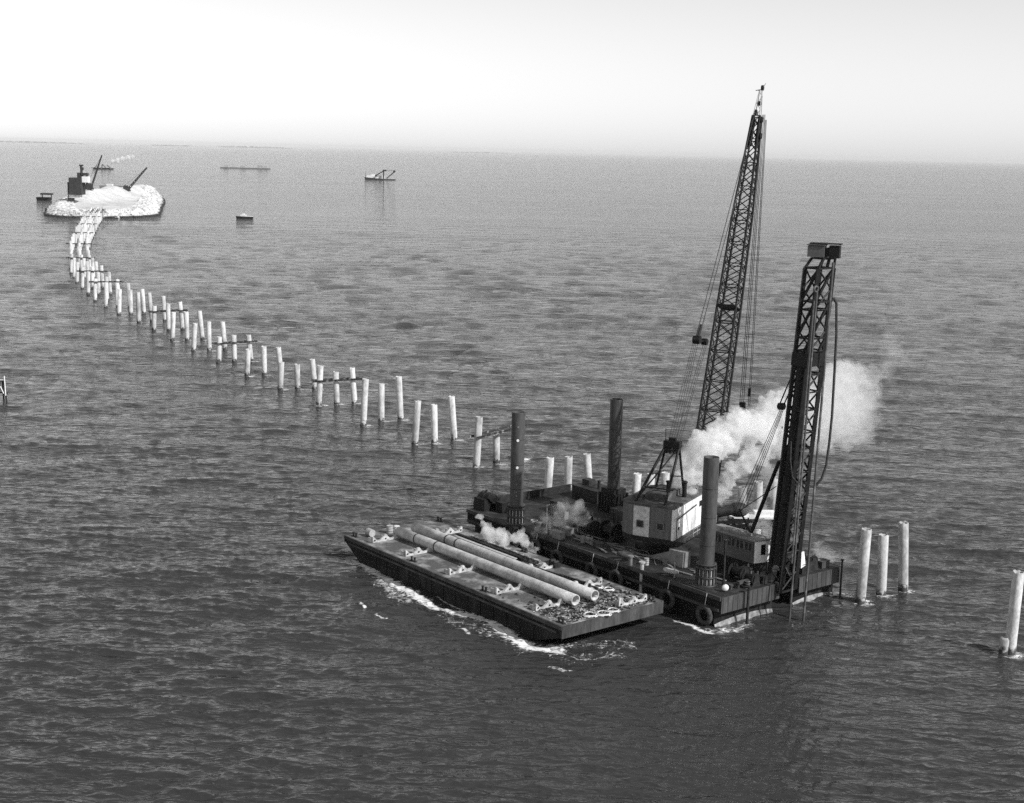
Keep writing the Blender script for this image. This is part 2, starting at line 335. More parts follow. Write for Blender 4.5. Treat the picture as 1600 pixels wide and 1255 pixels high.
M['steelbar'] = mat('weathered_channel', .03, .7, .5, 1.0, v2=.3, thr=(.52, .62))
row([(1592, 892.6, 1577.7, 1019.8)], 'the row cut off by the right edge, stub at its foot', True)
b0 = at(1568, 1020); mb = MB(); mb.lathe(b0 - ZZ * 2, b0 + ZZ * 2.0, [(0, .6), (3.7, .6), (4.0, .45), (3.9, 0)], 16); tag(mb.build('pile_stub', M['pile'], loc=b0), 'short broken concrete stub leaning on the pile at the right edge', 'stub')
row([(1354.2, 826, 1344, 940.5), (1380.7, 835.5, 1376.5, 931), (1411.5, 816, 1411, 923)], 'the first row in the open water right of the rig', True)
row([(1160, 760, 1156, 850), (1185, 752, 1182, 846), (1212, 746, 1207, 838)], 'the row seen behind the pile driver and its steam', True)
row([(996, 740, 990, 815), (1017, 740, 1013, 810), (1040, 738, 1037, 805)], 'the row behind the crane house', True)
row([(859.7, 715, 855.3, 776), (888.6, 713, 886.9, 768), (916.7, 709, 920.2, 762)], 'the row just behind the left end of the rig', True)
t = row([(748.8, 651, 744, 732), (775.3, 679, 775.6, 722), (809, 662, 812, 716)], 'the row right beside the dotted leg', True)
za = 6.1; clamp_beam(Vector((t[0][0].x, t[0][0].y, za)), Vector((t[2][0].x, t[2][0].y, za + .5)), 'long weathered beam clamped across the piles beside the dotted leg', ext=1.0)
near_rows = [
 ([(652.9, 626, 648, 695), (678, 632, 679, 693.6), (705, 619, 709.8, 687.6)], 'the second row left of the dotted leg', False),
 ([(571.2, 592, 567.6, 665), (596, 599, 595.7, 659), (622.9, 588, 626, 656.7)], 'the third row left of the dotted leg', False),
 ([(500.9, 571, 497.9, 633.7), (524.5, 581, 526.3, 632), (549.4, 574.5, 554.3, 631)], 'the fourth row left of the dotted leg', True),
 ([(439.9, 565.5, 437.8, 608.6), (464, 569, 465, 607.4), (487.7, 561, 492.1, 607.4)], 'the fifth row left of the dotted leg', False),
 ([(387.8, 545.5, 386, 586.9), (412, 541, 413.2, 585.5), (434.6, 542.5, 439, 583.5)], 'the sixth row left of the dotted leg', False),
 ([(342.7, 526, 341.7, 566.6), (365.4, 523.4, 366.4, 565.3), (388.2, 523.4, 392.2, 563.6)], 'the seventh row left of the dotted leg', True),
 ([(304.9, 505, 302.4, 548.7), (325.9, 502.7, 327.3, 547.8), (347.5, 502.7, 351.9, 546.6)], 'the eighth row left of the dotted leg', False),
 ([(271, 487.6, 269.4, 532), (290.9, 486.9, 292.6, 531.2), (311.6, 485.7, 316.5, 530)], 'the ninth row left of the dotted leg', False),
 ([(241.4, 477.7, 240.4, 516.9), (262.6, 474.7, 263.4, 516.9), (281, 471.7, 285.3, 515.4)], 'the tenth row left of the dotted leg', True),
 ([(215.4, 456.5, 216.9, 504), (233, 457.3, 237.6, 503), (255, 462.6, 258, 501.7)], 'the eleventh row left of the dotted leg', False)]
for k, (it, nm, bar) in enumerate(near_rows):
    t = row(it, nm, True)
    if bar:
        zz = max(3., min(x[1].z for x in t) - 1.9)
        clamp_beam(Vector((t[0][0].x, t[0][0].y, zz)), Vector((t[2][0].x, t[2][0].y, zz + .2)), f'dark beam clamped across {nm.split(", ")[0]}')
# far bents along the surveyed curve
cpx = [(236, 503), (215, 499), (197, 489), (179, 478), (163, 467), (150, 457), (139, 447), (131, 438), (126, 429), (122, 418), (121, 406), (125, 392), (130, 380), (134, 370), (140, 359), (146, 349), (151, 343), (155, 339)]
cw = [at(*p) for p in cpx]
def resample(P, step):
    out = [P[0]]; acc = 0; cur = P[0]; i = 1
    while i < len(P):
        seg = (P[i] - cur).length
        if acc + seg >= step: cur = cur.lerp(P[i], (step - acc) / seg); out.append(cur); acc = 0
        else: acc += seg; cur = P[i]; i += 1
    return out
sm = cw[:]
for _ in range(3): sm = [sm[0]] + [(sm[i - 1] + sm[i] * 2 + sm[i + 1]) / 4 for i in range(1, len(sm) - 1)] + [sm[-1]]
bents = resample(sm, 22.86)[1:]
for i, c in enumerate(bents):
    nx = bents[min(i + 1, len(bents) - 1)] - bents[max(i - 1, 0)]; nx.normalize(); ac = Vector((nx.y, -nx.x, 0))
    ac = (ac + Vector((1.0, .15, 0)) * .8).normalized(); far = i > 6; pts = []
    for k, nm in zip((-1, 0, 1), ('left', 'middle', 'right')):
        b = c + ac * (k * 4.15) + Vector((rng.normal(0, .15), rng.normal(0, .3), 0)); hgt = 8.9 + rng.normal(0, .35)
        tp = b + ac * (-k * .42) + ZZ * hgt; pts.append(b)
        if far: lab, gp = f'{nm} small white pile of the {ORD2[len(bents) - 1 - i]} row out from the rubble island', 'far white piles near the rubble island'
        else: lab, gp = f'{nm} white concrete pile of the {["twelfth","thirteenth","fourteenth","fifteenth","sixteenth","seventeenth","eighteenth"][i]} row left of the dotted leg', G1
        make_pile(b, tp, lab, gp)
    if i in (2, 4, 7, 11, 15, 19, 23) or i > 25:
        n = f'far dark beam across the {ORD2[len(bents) - 1 - i]} row of piles out from the island'
        clamp_beam(pts[0] + ZZ * 7.1, pts[2] + ZZ * 7.1, n, ext=2.0)

# ------------------------------------------------------------------ material barge
barge = empty('deck_barge', uv(-24, 8.2, 3.2), 'long dark flat deck barge carrying two big pipes, lying alongside the rig', 'barge')
W_ = 16.6
mb = MB()
prof = [(-48.3, 3.0), (-48.3, 2.1), (-43.5, -.6), (-43.5, -2), (-6.5, -2), (-6.5, -.6), (0, 1.7), (0, 3.0)]
mb.poly([uv(u, 0, z) for u, z in prof], S * W_)
for k in range(15): mb.box(uv(-43 + 2.7 * k, -.02, 1.0), (.07, .1, 3.2), (L, S, ZZ))
mb.box(uv(-24.5, -.02, 1.2), (36, .08, .06), (L, S, ZZ))
hull = mb.build('hull', M['hull'], barge)
mb = MB(); mb.box(uv(-24.15, W_ / 2, 3.1), (48.3, W_, .2), (L, S, ZZ)); mb.build('deck', M['deck'], barge)
mb = MB()
for v_ in (-.12, W_ + .12):
    mb.box(uv(-24.15, v_, 2.95), (48.6, .26, .5), (L, S, ZZ)); mb.box(uv(-24.15, v_ + (.03 if v_ < 0 else -.03), 2.2), (46.5, .18, .28), (L, S, ZZ))
mb.box(uv(.12, W_ / 2, 2.4), (.24, W_ + .3, 1.5), (L, S, ZZ)); mb.box(uv(-48.42, W_ / 2, 2.7), (.24, W_ + .3, .9), (L, S, ZZ))
mb.build('rub_rail', M['hullend2'] if 'hullend2' in M else M['hullend'], barge)
def saddle(u, v0, sgn):
    P = [(0, 0), (0, 1.0), (.2, 1.0), (.65, .35), (1.25, .3), (1.75, .75), (2.0, 1.1), (2.35, 1.1), (2.6, .7), (3.0, .32), (3.6, .35), (4.1, .9), (4.3, 1.35), (4.75, 1.4), (4.8, 0)]
    mb = MB(); mb.poly([uv(u, v0 + sgn * s_, 3.22 + z * .85) for s_, z in P], L * .3)
    for s_ in (0, 2.2, 4.6): mb.box(uv(u - .5, v0 + sgn * s_, 3.22 + .3), (.8, .14, .6), (L, S, ZZ))
    o = mb.build('pipe_saddle', M['saddle'], barge)
    h = MB()
    for s_ in (.3, 2.15, 4.45): h.tube(uv(u + .37, v0 + sgn * s_, 3.6), uv(u + .40, v0 + sgn * s_, 3.6), .12, 8)
    sub(h, 'bolt_hole', M['black'], o)
for u in (-42.9, -34.6, -24.3, -14.2, -6.3): saddle(u, .95, 1)
for u in (-40.5, -19.0, -9.8, -1.4): saddle(u, 15.1, -1)
for u, v_ in ((-47, .7), (-47, 15.8), (-32, .6), (-16, .6), (-1, .7), (-.9, 15.7), (-27, 16.1)):
    mb = MB()
    for s_ in (-.35, .35): mb.tube(uv(u + s_, v_, 3.18), uv(u + s_, v_, 3.75), .14, 10); mb.tube(uv(u + s_, v_, 3.72), uv(u + s_, v_, 3.82), .2, 10)
    mb.box(uv(u, v_, 3.24), (1.3, .45, .08), (L, S, ZZ)); mb.build('bollard', M['steel'], barge)
# big pipes
def big_pipe(u0, u1, v0, v1, zc, label):
    a, b = uv(u0, v0, zc), uv(u1, v1, zc); Lg = (b - a).length; c = (a + b) / 2
    e = empty('concrete_pipe', Vector((c.x, c.y, zc - .7)), label, 'pipe', 'long concrete pipes lying on the deck barge')
    mb = MB(); mb.lathe(a, b, [(0, .56), (0, .70)] + [(Lg * i / 6, .70) for i in range(1, 6)] + [(Lg, .70), (Lg, .56), (0, .56)], 36); mb.build('barrel', M['pipe'], e)
    for t in PIPE_RINGS[label[:4]]:
        mb = MB(); p = a.lerp(b, t); dd = (b - a).normalized(); mb.lathe(p - dd * .12, p + dd * .12, [(0, .69), (0, .725), (.24, .725), (.24, .69)], 36); mb.build('joint_band', M['steel'], e)
PIPE_RINGS = {'near': (.12, .245), 'rear': (.21, .27)}
big_pipe(-42.9, -4.3, 5.6, 5.9, 4.15, 'nearer pale concrete pipe on the barge, its open end closest to the camera')
PIPE_RINGS['near'[:4]] = (.12, .245)
PIPE_RINGS['rear'] = (.21, .27)
big_pipe(-43.6, -4.3, 8.9, 9.1, 4.15, 'rear pale concrete pipe on the barge, lying nearer the rig with two dark bands') if 'rear' in PIPE_RINGS else None
# I beams beside the pipes
for k, (v_, u0, u1, m_, la) in enumerate(((11.4, -37, -23, 'lgrey', 'pale streaked steel beam on the barge next to the rear pipe'), (12.4, -38, -23, 'black', 'black steel beam on the barge between two pale ones'), (13.5, -36, -20.5, 'wood', 'weathered beam on the barge closest to the rig'))):
    mb = MB()
    for z in (3.35, 3.95): mb.box(uv((u0 + u1) / 2, v_, z), (u1 - u0, .5, .1), (L, S, ZZ))
    mb.box(uv((u0 + u1) / 2, v_, 3.65), (u1 - u0, .08, .55), (L, S, ZZ))
    tag(mb.build('steel_beam', M[m_], loc=uv((u0 + u1) / 2, v_, 3.22)), la, 'beam', 'steel beams lying on the deck barge')
for k in range(3):
    mb = MB(); a = uv(-24 + k * 4.5, 11.0 + k * .7, 3.42); b = uv(-17.5 + k * 4.8, 11.9 + k * .5, 3.42); mb.bar(a, b, .28, .22); mb.bar(a + ZZ * .25, b.lerp(a, .2) + ZZ * .25, .2, .12)
    tag(mb.build('timber_baulk', M['steel'], loc=(a + b) / 2 - ZZ * .2), ('dark timber baulk ending at the beams', 'dark timber baulk in the middle of the three behind the rear pipe', 'dark timber baulk nearest the end of the rear pipe')[k], 'timber', 'dark baulks behind the rear pipe')
def drum(p, r, h, m_, label, lying=False):
    e = empty('drum', p, label, 'drum'); mb = MB(); ax = (L if lying else ZZ)
    a = p + (ZZ * r if lying else ZZ * 0); b = a + ax * h
    mb.tube(a, b, r, 18); mb.build('shell', m_, e)
    mb = MB()
    for t in (0.02, .33, .66, .98): q = a.lerp(b, t); mb.lathe(q - ax * .03, q + ax * .03, [(0, r - .01), (0, r + .035), (.06, r + .035), (.06, r - .01)], 18)
    mb.build('hoop', M['grey'], e)
drum(uv(-46.4, 2.6, 3.22), .55, 1.1, M['lgrey'], 'pale drum lying on the left end of the deck barge beside a saddle', True)
drum(uv(-45.8, 6.0, 3.22), .5, 1.1, M['lgrey'], 'pale upright drum behind the head of the near pipe')
drum(uv(-45.3, 6.9, 3.22), .45, 1.0, M['white'], 'small white upright drum touching the pale drum')
def loop(c, r, label, sq=1.0):
    mb = MB(); pts = []
    for k in range(3):
        for i in range(15):
            t = i / 14 * 5.6 + k; rr = r * (1 - .1 * k + .06 * math.sin(3 * t)); pts.append(c + L * (rr * math.cos(t)) + S * (rr * sq * math.sin(t)) + ZZ * (.07 + k * .06))
        mb.path(pts, .07, 6); pts = []
    tag(mb.build('rope_loop', M['prope'], loc=c), label, 'rope', 'pale rope loops left on the barge deck')
for (px, py, r, la) in ((815 + 107, 962, .9, 'pale rope loop at the barge end, leftmost of three at the rim'), (943, 960, .95, 'pale rope loop at the barge end, middle of three at the rim'), (958, 955, .8, 'pale rope loop at the barge end, rightmost of three at the rim'), (932, 918, .9, 'pale rope loop between the pipe ends and the rig'), (951, 922, .7, 'small rope loop beside the far saddles by the rig')):
    loop(at(px, py, 3.22), r, la)
mb = MB()
for k in range(420):
    u_, v_ = -abs(random.gauss(0, 3.2)) - .3, random.uniform(.5, 16)
    if u_ < -11: continue
    p = uv(u_, v_, 3.25 + random.random() * .08); a = random.uniform(0, 6.28); d_ = Vector((math.cos(a), math.sin(a), random.uniform(-.2, .3))); mb.bar(p, p + d_ * random.uniform(.06, .35), random.uniform(.03, .10), random.uniform(.03, .08))
tag(mb.build('deck_litter', M['chip'], loc=uv(-3, 8, 3.2)), 'pale litter of chips and offcuts strewn over the barge end', 'litter', kind='stuff')
mb = MB()
for k in range(500):
    u_, v_ = -abs(random.gauss(0, 5)) - .3, random.uniform(.5, 16)
    p = uv(u_, v_, 3.25 + random.random() * .08); a = random.uniform(0, 6.28); d_ = Vector((math.cos(a), math.sin(a), 0)); mb.bar(p, p + d_ * random.uniform(.1, .7), random.uniform(.05, .2), random.uniform(.03, .12))
tag(mb.build('scrap_litter', M['steel'], loc=uv(-3, 8, 3.2)), 'dark scrap strewn among the pale chips on the barge end', 'litter', kind='stuff')
mb = MB(); mb.box(uv(-19, 15.0, 3.5), (1.4, 1.0, .55), (L, S, ZZ)); mb.tube(uv(-19.5, 14.6, 3.9), uv(-19.5, 15.4, 3.9), .3, 12); mb.tube(uv(-18.8, 14.6, 3.9), uv(-18.8, 15.4, 3.9), .22, 12)
tag(mb.build('deck_winch', M['steel'], loc=uv(-19, 15, 3.22)), 'small dark winch on the barge deck at the end of the beams', 'winch')

# ------------------------------------------------------------------ rig barge (hull)
V0, V1, U0, U1, DZ = 21.9, 45.6, -48.0, 5.3, 4.0
rig = empty('jack_up_barge', uv(-21, 33.5, 4), 'big dark floating rig hull with four tall round legs, crane and pile driver aboard', 'barge')
outl = [(U0, V0), (U1, V0), (U1, 33.0), (1.6, 33.0), (1.6, 36.9), (U1, 36.9), (U1, V1), (U0, V1)]
mb = MB(); mb.poly([uv(u, v, -2) for u, v in [(U0 + 2, V0), (U1 - 1.1, V0), (U1 - 1.1, 33.0), (1.6, 33.0), (1.6, 36.9), (U1 - 1.1, 36.9), (U1 - 1.1, V1), (U0 + 2, V1)]], ZZ * 3.9)
mb.poly([uv(u, v, 1.9) for u, v in [(U0, V0), (U1 - .02, V0), (U1 - .02, 33.0), (1.6, 33.0), (1.6, 36.9), (U1 - .02, 36.9), (U1 - .02, V1), (U0, V1)]], ZZ * 2.08)
mb.build('hull', M['hull'], rig)
mb = MB()
for a, b in ((V0 + .02, 33.0), (36.9, V1 - .02)):
    mb = MB(); mb.box(uv(U1 + .03, (a + b) / 2, 2.95), (.1, b - a, 2.1), (L, S, ZZ))
    for k in range(26):
        v_ = V0 + .3 + k * .92
        if a < v_ < b: mb.box(uv(U1 + .1, v_, 2.95), (.06, .06, 2.0), (L, S, ZZ))
    mb.build('end_plate', M['hullend'], rig)
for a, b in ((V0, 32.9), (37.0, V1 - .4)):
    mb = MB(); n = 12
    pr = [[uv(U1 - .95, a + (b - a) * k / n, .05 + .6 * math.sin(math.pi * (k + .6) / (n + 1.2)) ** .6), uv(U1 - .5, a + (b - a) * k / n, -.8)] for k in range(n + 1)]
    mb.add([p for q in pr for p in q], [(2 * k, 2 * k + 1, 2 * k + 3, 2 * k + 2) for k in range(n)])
    mb.build('water_glare_band', M['glare'], rig)  # added band whose paleness stands in for water reflection and foam
mb = MB(); mb.poly([uv(u * 1, v, DZ - .01) for u, v in outl], ZZ * .06); mb.build('deck', M['rigdeck'], rig)
mb = MB()
mb.box(uv((U0 + U1) / 2, V0 - .1, 3.85), (U1 - U0, .22, .5), (L, S, ZZ)); mb.box(uv((U0 + U1) / 2, V0 - .12, 2.3), (U1 - U0 - .5, .26, .35), (L, S, ZZ))
mb.box(uv((U0 + U1) / 2, V1 + .1, 3.85), (U1 - U0, .22, .5), (L, S, ZZ)); mb.build('rub_rail', M['steelr'] if 'steelr' in M else M['hullend'], rig)
mb = MB(); mb.box(uv(-24, V1 - .1, 4.65), (44, .12, 1.2), (L, S, ZZ)); mb.box(uv(U0 + .1, 33, 4.65), (.12, 20, 1.2), (L, S, ZZ))
for k in range(23): mb.box(uv(-45.5 + 2 * k, V1 - .35, 4.5), (.1, .5, .9), (L, S, ZZ))
mb.build('bulwark', M['steel'], rig)
mb = MB(); mb.box(uv(-42, 42.8, 5.0), (6, 4, 1.9), (L, S, ZZ)); mb.box(uv(-42, 42.8, 6.0), (6.3, 4.3, .12), (L, S, ZZ)); mb.box(uv(-43.5, 43, 6.5), (1.6, 1.4, .9), (L, S, ZZ)); mb.tube(uv(-40.5, 42.5, 6), uv(-40.5, 42.5, 7.4), .25, 10); mb.build('deck_house', M['steel'], rig)
mb = MB(); mb.box(uv(-46.5, 24.6, 4.95), (2.6, 3.2, 1.9), (L, S, ZZ)); mb.tube(uv(-47.8, 24.6, 5.5), uv(-45.2, 24.6, 5.5), .95, 14); mb.bar(uv(-47.9, 23.4, 4.1), uv(-47.9, 25.6, 6.6), .25); mb.bar(uv(-45.0, 25.8, 4.1), uv(-45.0, 23.6, 6.3), .25); mb.box(uv(-43.6, 25.3, 4.9), (1.6, 1.4, 1.5), (L, S, ZZ))
for s_ in (-1.2, 0, 1.2): mb.torus(uv(-46.5 + s_, 24.6, 5.5), L, 1.1, .09, 18, 5)
mb.build('anchor_winch', M['black'], rig)
SP = [('near', 25.6 , 174.7), ('left', 1.0, 202.9), ('far', 16.1, 212.3)]
def collar(c, fancy=True):
    mb = MB()
    if fancy:
        for z, r, h in ((4.06, 1.42, .3), (5.25, 1.38, .22), (6.45, 1.38, .22), (6.95, 1.32, .14)): mb.lathe(Vector((c.x, c.y, z)), Vector((c.x, c.y, z + h)), [(0, 1.02), (0, r), (h, r), (h, 1.02)], 28)
        for i in range(14):
            a = i * 2 * math.pi / 14; e = Vector((math.cos(a), math.sin(a), 0)); n = Vector((-e.y, e.x, 0)); mb.box(Vector((c.x, c.y, 5.5)) + e * 1.28, (.2, .2, 2.7), (e, n, ZZ))
        o = mb.build('spud_collar', M['collar'], rig)
        mb = MB()
        for i in range(14):
            a = (i + .5) * 2 * math.pi / 14; e = Vector((math.cos(a), math.sin(a), 0))
            mb.tube(Vector((c.x, c.y, 4.4)) + e * 1.16, Vector((c.x, c.y, 5.2)) + e * 1.16, .11, 8); mb.tube(Vector((c.x, c.y, 5.5)) + e * 1.16, Vector((c.x, c.y, 6.4)) + e * 1.16, .09, 8)
        sub(mb, 'jack_cylinder', M['lgrey'], o)
        mb = MB(); mb.poly([Vector((c.x, c.y, 4)) + (L * a + S * b) for a, b in ((-2, -2), (2, -2), (2, 2), (-2, 2))], ZZ * .22); mb.build('collar_base', M['steel'], rig)
    else:
        mb.box(Vector((c.x, c.y, 5.5)), (3.3, 3.3, 3.0), (L, S, ZZ)); mb.box(Vector((c.x, c.y, 7.35)), (2.7, 2.7, .7), (L, S, ZZ))
        for i in range(5): mb.box(Vector((c.x, c.y, 5.5)) + L * 1.7 + S * (-1.3 + i * .65), (.1, .12, 3), (L, S, ZZ)); mb.box(Vector((c.x, c.y, 5.5)) - S * 1.7 + L * (-1.3 + i * .65), (.12, .1, 3), (L, S, ZZ))
        mb.build('spud_collar', M['black'], rig)
M['collar'] = mat('collar_steel', .035, .6, .4, 1.5)
for nm, x, y in SP:
    c = Vector((x, y, 0)); collar(c, nm != 'far'); top = 21.1 if nm != 'far' else 21.7
    lab = {'near': 'dark grey tubular leg nearest the camera, between the crane house and the cabin', 'left': 'dark tubular leg at the left with a column of white dots', 'far': 'dark shiny tubular leg at the far side of the rig, tallest of the legs'}[nm]
    e = empty('spud_leg', Vector((x, y, 4.2)), lab, 'spud leg', 'tubular legs standing through the rig hull')
    mb = MB(); mb.lathe(Vector((x, y, -3)), Vector((x, y, top)), [(0, 1.0), (8, 1.0), (top + 2.95, 1.0), (top + 3, .985), (top + 3, .93), (top - 1, .93), (top - 1, 0)], 40); tb = mb.build('tube', M['spud' if nm != 'far' else 'spud2'], e)
    for z in (9.5, 13.2, 17.0):
        mb = MB(); mb.lathe(Vector((x, y, z)), Vector((x, y, z + .08)), [(0, .99), (0, 1.008), (.08, 1.008), (.08, .99)], 40); sub(mb, 'weld_seam', M['steel'], tb)
    if nm == 'left':
        tc = Vector((-x, -y, 0)).normalized(); n = Vector((tc.y, -tc.x, 0))
        for z, r in ((19.0, .13), (17.0, .2), (12.9, .2), (10.4, .1), (8.6, .1)):
            mb = MB(); p = Vector((x, y, z)) + tc * 1.005; mb.tube(p - tc * .05, p + tc * .04, r, 14); mb.build('depth_mark', M['white' if r > .15 else 'grey'], e)
# deck planks and clutter belonging to the hull
mb = MB()
for k in range(26):
    u_ = -32 + random.random() * 30; v_ = 24 + random.random() * 3.5; a = random.gauss(0, .2); d_ = L * math.cos(a) + S * math.sin(a); p = uv(u_, v_, 4.1 + .03 * k / 4); mb.bar(p, p + d_ * random.uniform(2.5, 6), .3, .08)
tag(mb.build('loose_planks', M['plank'] if 'plank' in M else M['grey'], loc=uv(-18, 25, 4.06)), 'loose grey planks strewn along the near edge of the rig deck', 'planks', kind='stuff')
def pole(u, v, z0, z1, r, m_, label, arm=None, cat='post', name='deck_post'):
    p = uv(u, v, z0); mb = MB(); mb.tube(p, uv(u, v, z1), r, 10, r * .85); mb.tube(p, p + ZZ * .12, r * 2.2, 10)
    mb.tube(uv(u, v, z1 - .1), uv(u, v, z1 + .08), r * 1.5, 10)
    if arm: mb.bar(uv(u, v, z1 - .2), uv(u + arm[0], v + arm[1], z1 + arm[2]), r * 1.2)
    tag(mb.build(name, m_, loc=p), label, cat)
pole(-30.5, 23.2, 4.0, 8.2, .09, M['lgrey'], 'thin pale mast with lamp head at the rig edge above the barge beams', (.5, 0, .25), 'mast', 'deck_mast')
pole(-31.2, 22.4, 2.0, 5.6, .3, M['grey'], 'stout grey bollard post on the rig edge above the barge beams')
pole(-11.6, 22.2, 1.6, 5.3, .26, M['grey'], 'grey mooring post by the barge corner, left one of the pair')
pole(-9.2, 22.0, .8, 5.1, .3, M['lgrey'], 'pale mooring post by the barge corner, right one of the pair')
pole(2.1, 25.7, 4.0, 10.2, .16, M['steel'], 'dark slim post right beside the nearest leg, pale fitting on top', (.4, .2, .1))
pole(-4.2, 23.1, 4.0, 6.0, .06, M['lgrey'], 'short pale stanchion at the rig edge left of the nearest leg')
pole(3.6, 25.5, -.3, 4.6, .22, M['hullend'], 'dark fender post standing in the water at the rig end', None)
pole(5.9, 26.3, -.5, 4.8, .2, M['steel'], 'dark pole leaning at the middle of the rig end plate')
pole(5.8, 45.2, -.5, 5.2, .15, M['steel'], 'dark pole at the far right corner of the rig')
def winch(u, v, s_, label, m_='steel', name='winch'):
    e = empty(name, uv(u, v, 4.05), label, 'winch', 'winches on the rig deck')
    mb = MB()
    for k in (-1, 1): mb.poly([uv(u + k * s_, v - s_ * .9, 4.05), uv(u + k * s_, v + s_ * .9, 4.05), uv(u + k * s_, v + s_ * .3, 4.05 + s_ * 1.6), uv(u + k * s_, v - s_ * .3, 4.05 + s_ * 1.6)], L * .14)
    mb.box(uv(u, v, 4.13), (s_ * 2.3, s_ * 1.9, .14), (L, S, ZZ)); mb.build('frame', M[m_], e)
    mb = MB(); mb.tube(uv(u - s_, v, 4.05 + s_), uv(u + s_, v, 4.05 + s_), s_ * .55, 16)
    for k in (-.92, .92): mb.tube(uv(u + k * s_ - .05, v, 4.05 + s_), uv(u + k * s_ + .05, v, 4.05 + s_), s_ * .9, 18)
    mb.build('drum', M['black'], e)
    mb = MB(); mb.box(uv(u, v + s_ * 1.5, 4.05 + s_ * .5), (s_ * 1.1, s_ * .8, s_ * .9), (L, S, ZZ)); mb.tube(uv(u, v + s_ * 1.5, 4.05 + s_ * .9), uv(u, v + s_ * 1.5, 4.05 + s_ * 1.7), s_ * .12, 8); mb.build('engine', M['grey'], e)
for a in ((-26, 27.5, 1.3, 'large dark winch in the steam behind the pale mast'), (-22.4, 28.5, 1.4, 'large dark winch left of the crane house'), (-30, 30, 1.1, 'dark winch in the deck steam between the two left legs'), (1.6, 29.2, 1.15, 'dark winch between the nearest leg and the cabin'), (3.6, 29.2, .9, 'small dark winch in front of the white cabin end', 'steel'), (-35, 28.5, 1.2, 'dark winch just behind the leg with white dots'), (-25, 38, 1.4, 'dark winch in the middle of the deck right of the far leg'), (3.2, 41, 1.1, 'dark winch on the right corner beyond the pile driver')): winch(*a)
mb = MB(); e = empty('mooring_buoy', uv(3.9, 24.1, 4.06), 'white round buoy on the near corner of the rig deck', 'buoy')
mb.ball(uv(3.9, 24.1, 4.6), .45, 16, 10, (1, .7, 1)); mb.build('float', M['white'], e); mb = MB(); mb.torus(uv(3.9, 24.1, 5.08), L, .14, .035, 12, 6); mb.build('ring', M['steel'], e)
def tyre(p, ax, R, r, label, m_='rubber', rope=True):
    e = empty('tyre_fender', p, label, 'tyre', 'tyre fenders along the rig side'); mb = MB(); mb.torus(p, ax, R, r, 28, 10); mb.build('tread', M[m_], e)
    if rope: mb = MB(); mb.tube(p + ZZ * (R - .1), Vector((p.x, p.y, 4.1)) + S * .35, .04, 6); mb.build('hanging_rope', M['prope'], e)
for u, z, R, la in ((-25.8, 1.7, .95, 'dark tyre hung on the rig side above the barge, farthest left'), (-18.4, 1.7, .9, 'dark tyre hung on the rig side behind the far saddles'), (-13.4, 1.8, 1.0, 'tyre hung on the rig side left of the pale mooring posts'), (-3.6, 1.6, 1.05, 'big grey tyre hung on the rig side right of the barge corner'), (3.1, 1.3, 1.05, 'big worn tyre hung at the near bottom corner of the rig'), (-30.6, 2.2, .85, 'dark tyre under the stout bollard post')):
    tyre(uv(u, V0 - .65, z), S, R, .32, la)
tyre(uv(-4.9, 23.1, 4.75), ZZ + S * .3, .8, .28, 'pale tyre lying on the rig deck edge around a thin rod', 'lgrey', False)
tyre(uv(-13.6, 23.0, 4.9), ZZ + S * .2, .85, .3, 'dark tyre stacked on the deck edge left of the mooring posts', 'rubber', False)
mb = MB(); mb.box(uv(-18.2, 22.1, 3.55), (2.7, .1, .75), (L, S, ZZ)); mb.box(uv(-18.2, 22.05, 3.95), (2.9, .2, .08), (L, S, ZZ)); tag(mb.build('side_board', M['lgrey2'] if 'lgrey2' in M else M['grey'], loc=uv(-18.2, 22, 3.2)), 'pale flat board fixed at the rig edge below the crane house', 'board')
mb = MB(); mb.box(uv(-27.2, 22.7, 4.55), (1.7, 1.0, .95), (L, S, ZZ)); mb.box(uv(-27.2, 22.7, 5.06), (1.85, 1.15, .08), (L, S, ZZ)); mb.tube(uv(-27.5, 22.15, 4.6), uv(-27.5, 22.22, 4.6), .22, 10); mb.tube(uv(-26.9, 22.15, 4.6), uv(-26.9, 22.22, 4.6), .22, 10)
tag(mb.build('pump_box', M['grey'], loc=uv(-27.2, 22.7, 4.06)), 'grey metal box with two round openings on the rig edge', 'box')
mb = MB(); c = uv(4.4, 33, 4.06); mb.bar(uv(3.9, 26.5, 4.8), uv(3.9, 32, 4.8), .5, .35); mb.bar(uv(3.2, 26.5, 4.3), uv(3.2, 32, 4.3), .3, .5)
for v_ in (26.6, 28.6, 30.6, 31.8): mb.bar(uv(3.9, v_, 4.05), uv(3.9, v_, 4.8), .25)
tag(mb.build('guide_beam', M['hullend'], loc=c), 'grey guide beam on short legs along the rig end before the pile driver', 'beam')
mb = MB(); mb.box(uv(3.6, 39.5, 4.7), (2.2, 2.6, 1.3), (L, S, ZZ)); mb.box(uv(3.6, 39.5, 5.4), (2.4, 2.8, .1), (L, S, ZZ)); tag(mb.build('tool_locker', M['steel'], loc=uv(3.6, 39.5, 4.06)), 'dark locker on the deck right of the pile driver', 'locker')
mb = MB(); mb.poly([uv(4.6, 37.8, 5.0), uv(4.6, 38.7, 5.3), uv(4.4, 38.5, 7.2), uv(4.4, 38.0, 7.0)], L * .2); tag(mb.build('canvas_screen', M['white'], loc=uv(4.5, 38.2, 5)), 'white canvas strip standing just right of the pile driver foot', 'canvas')

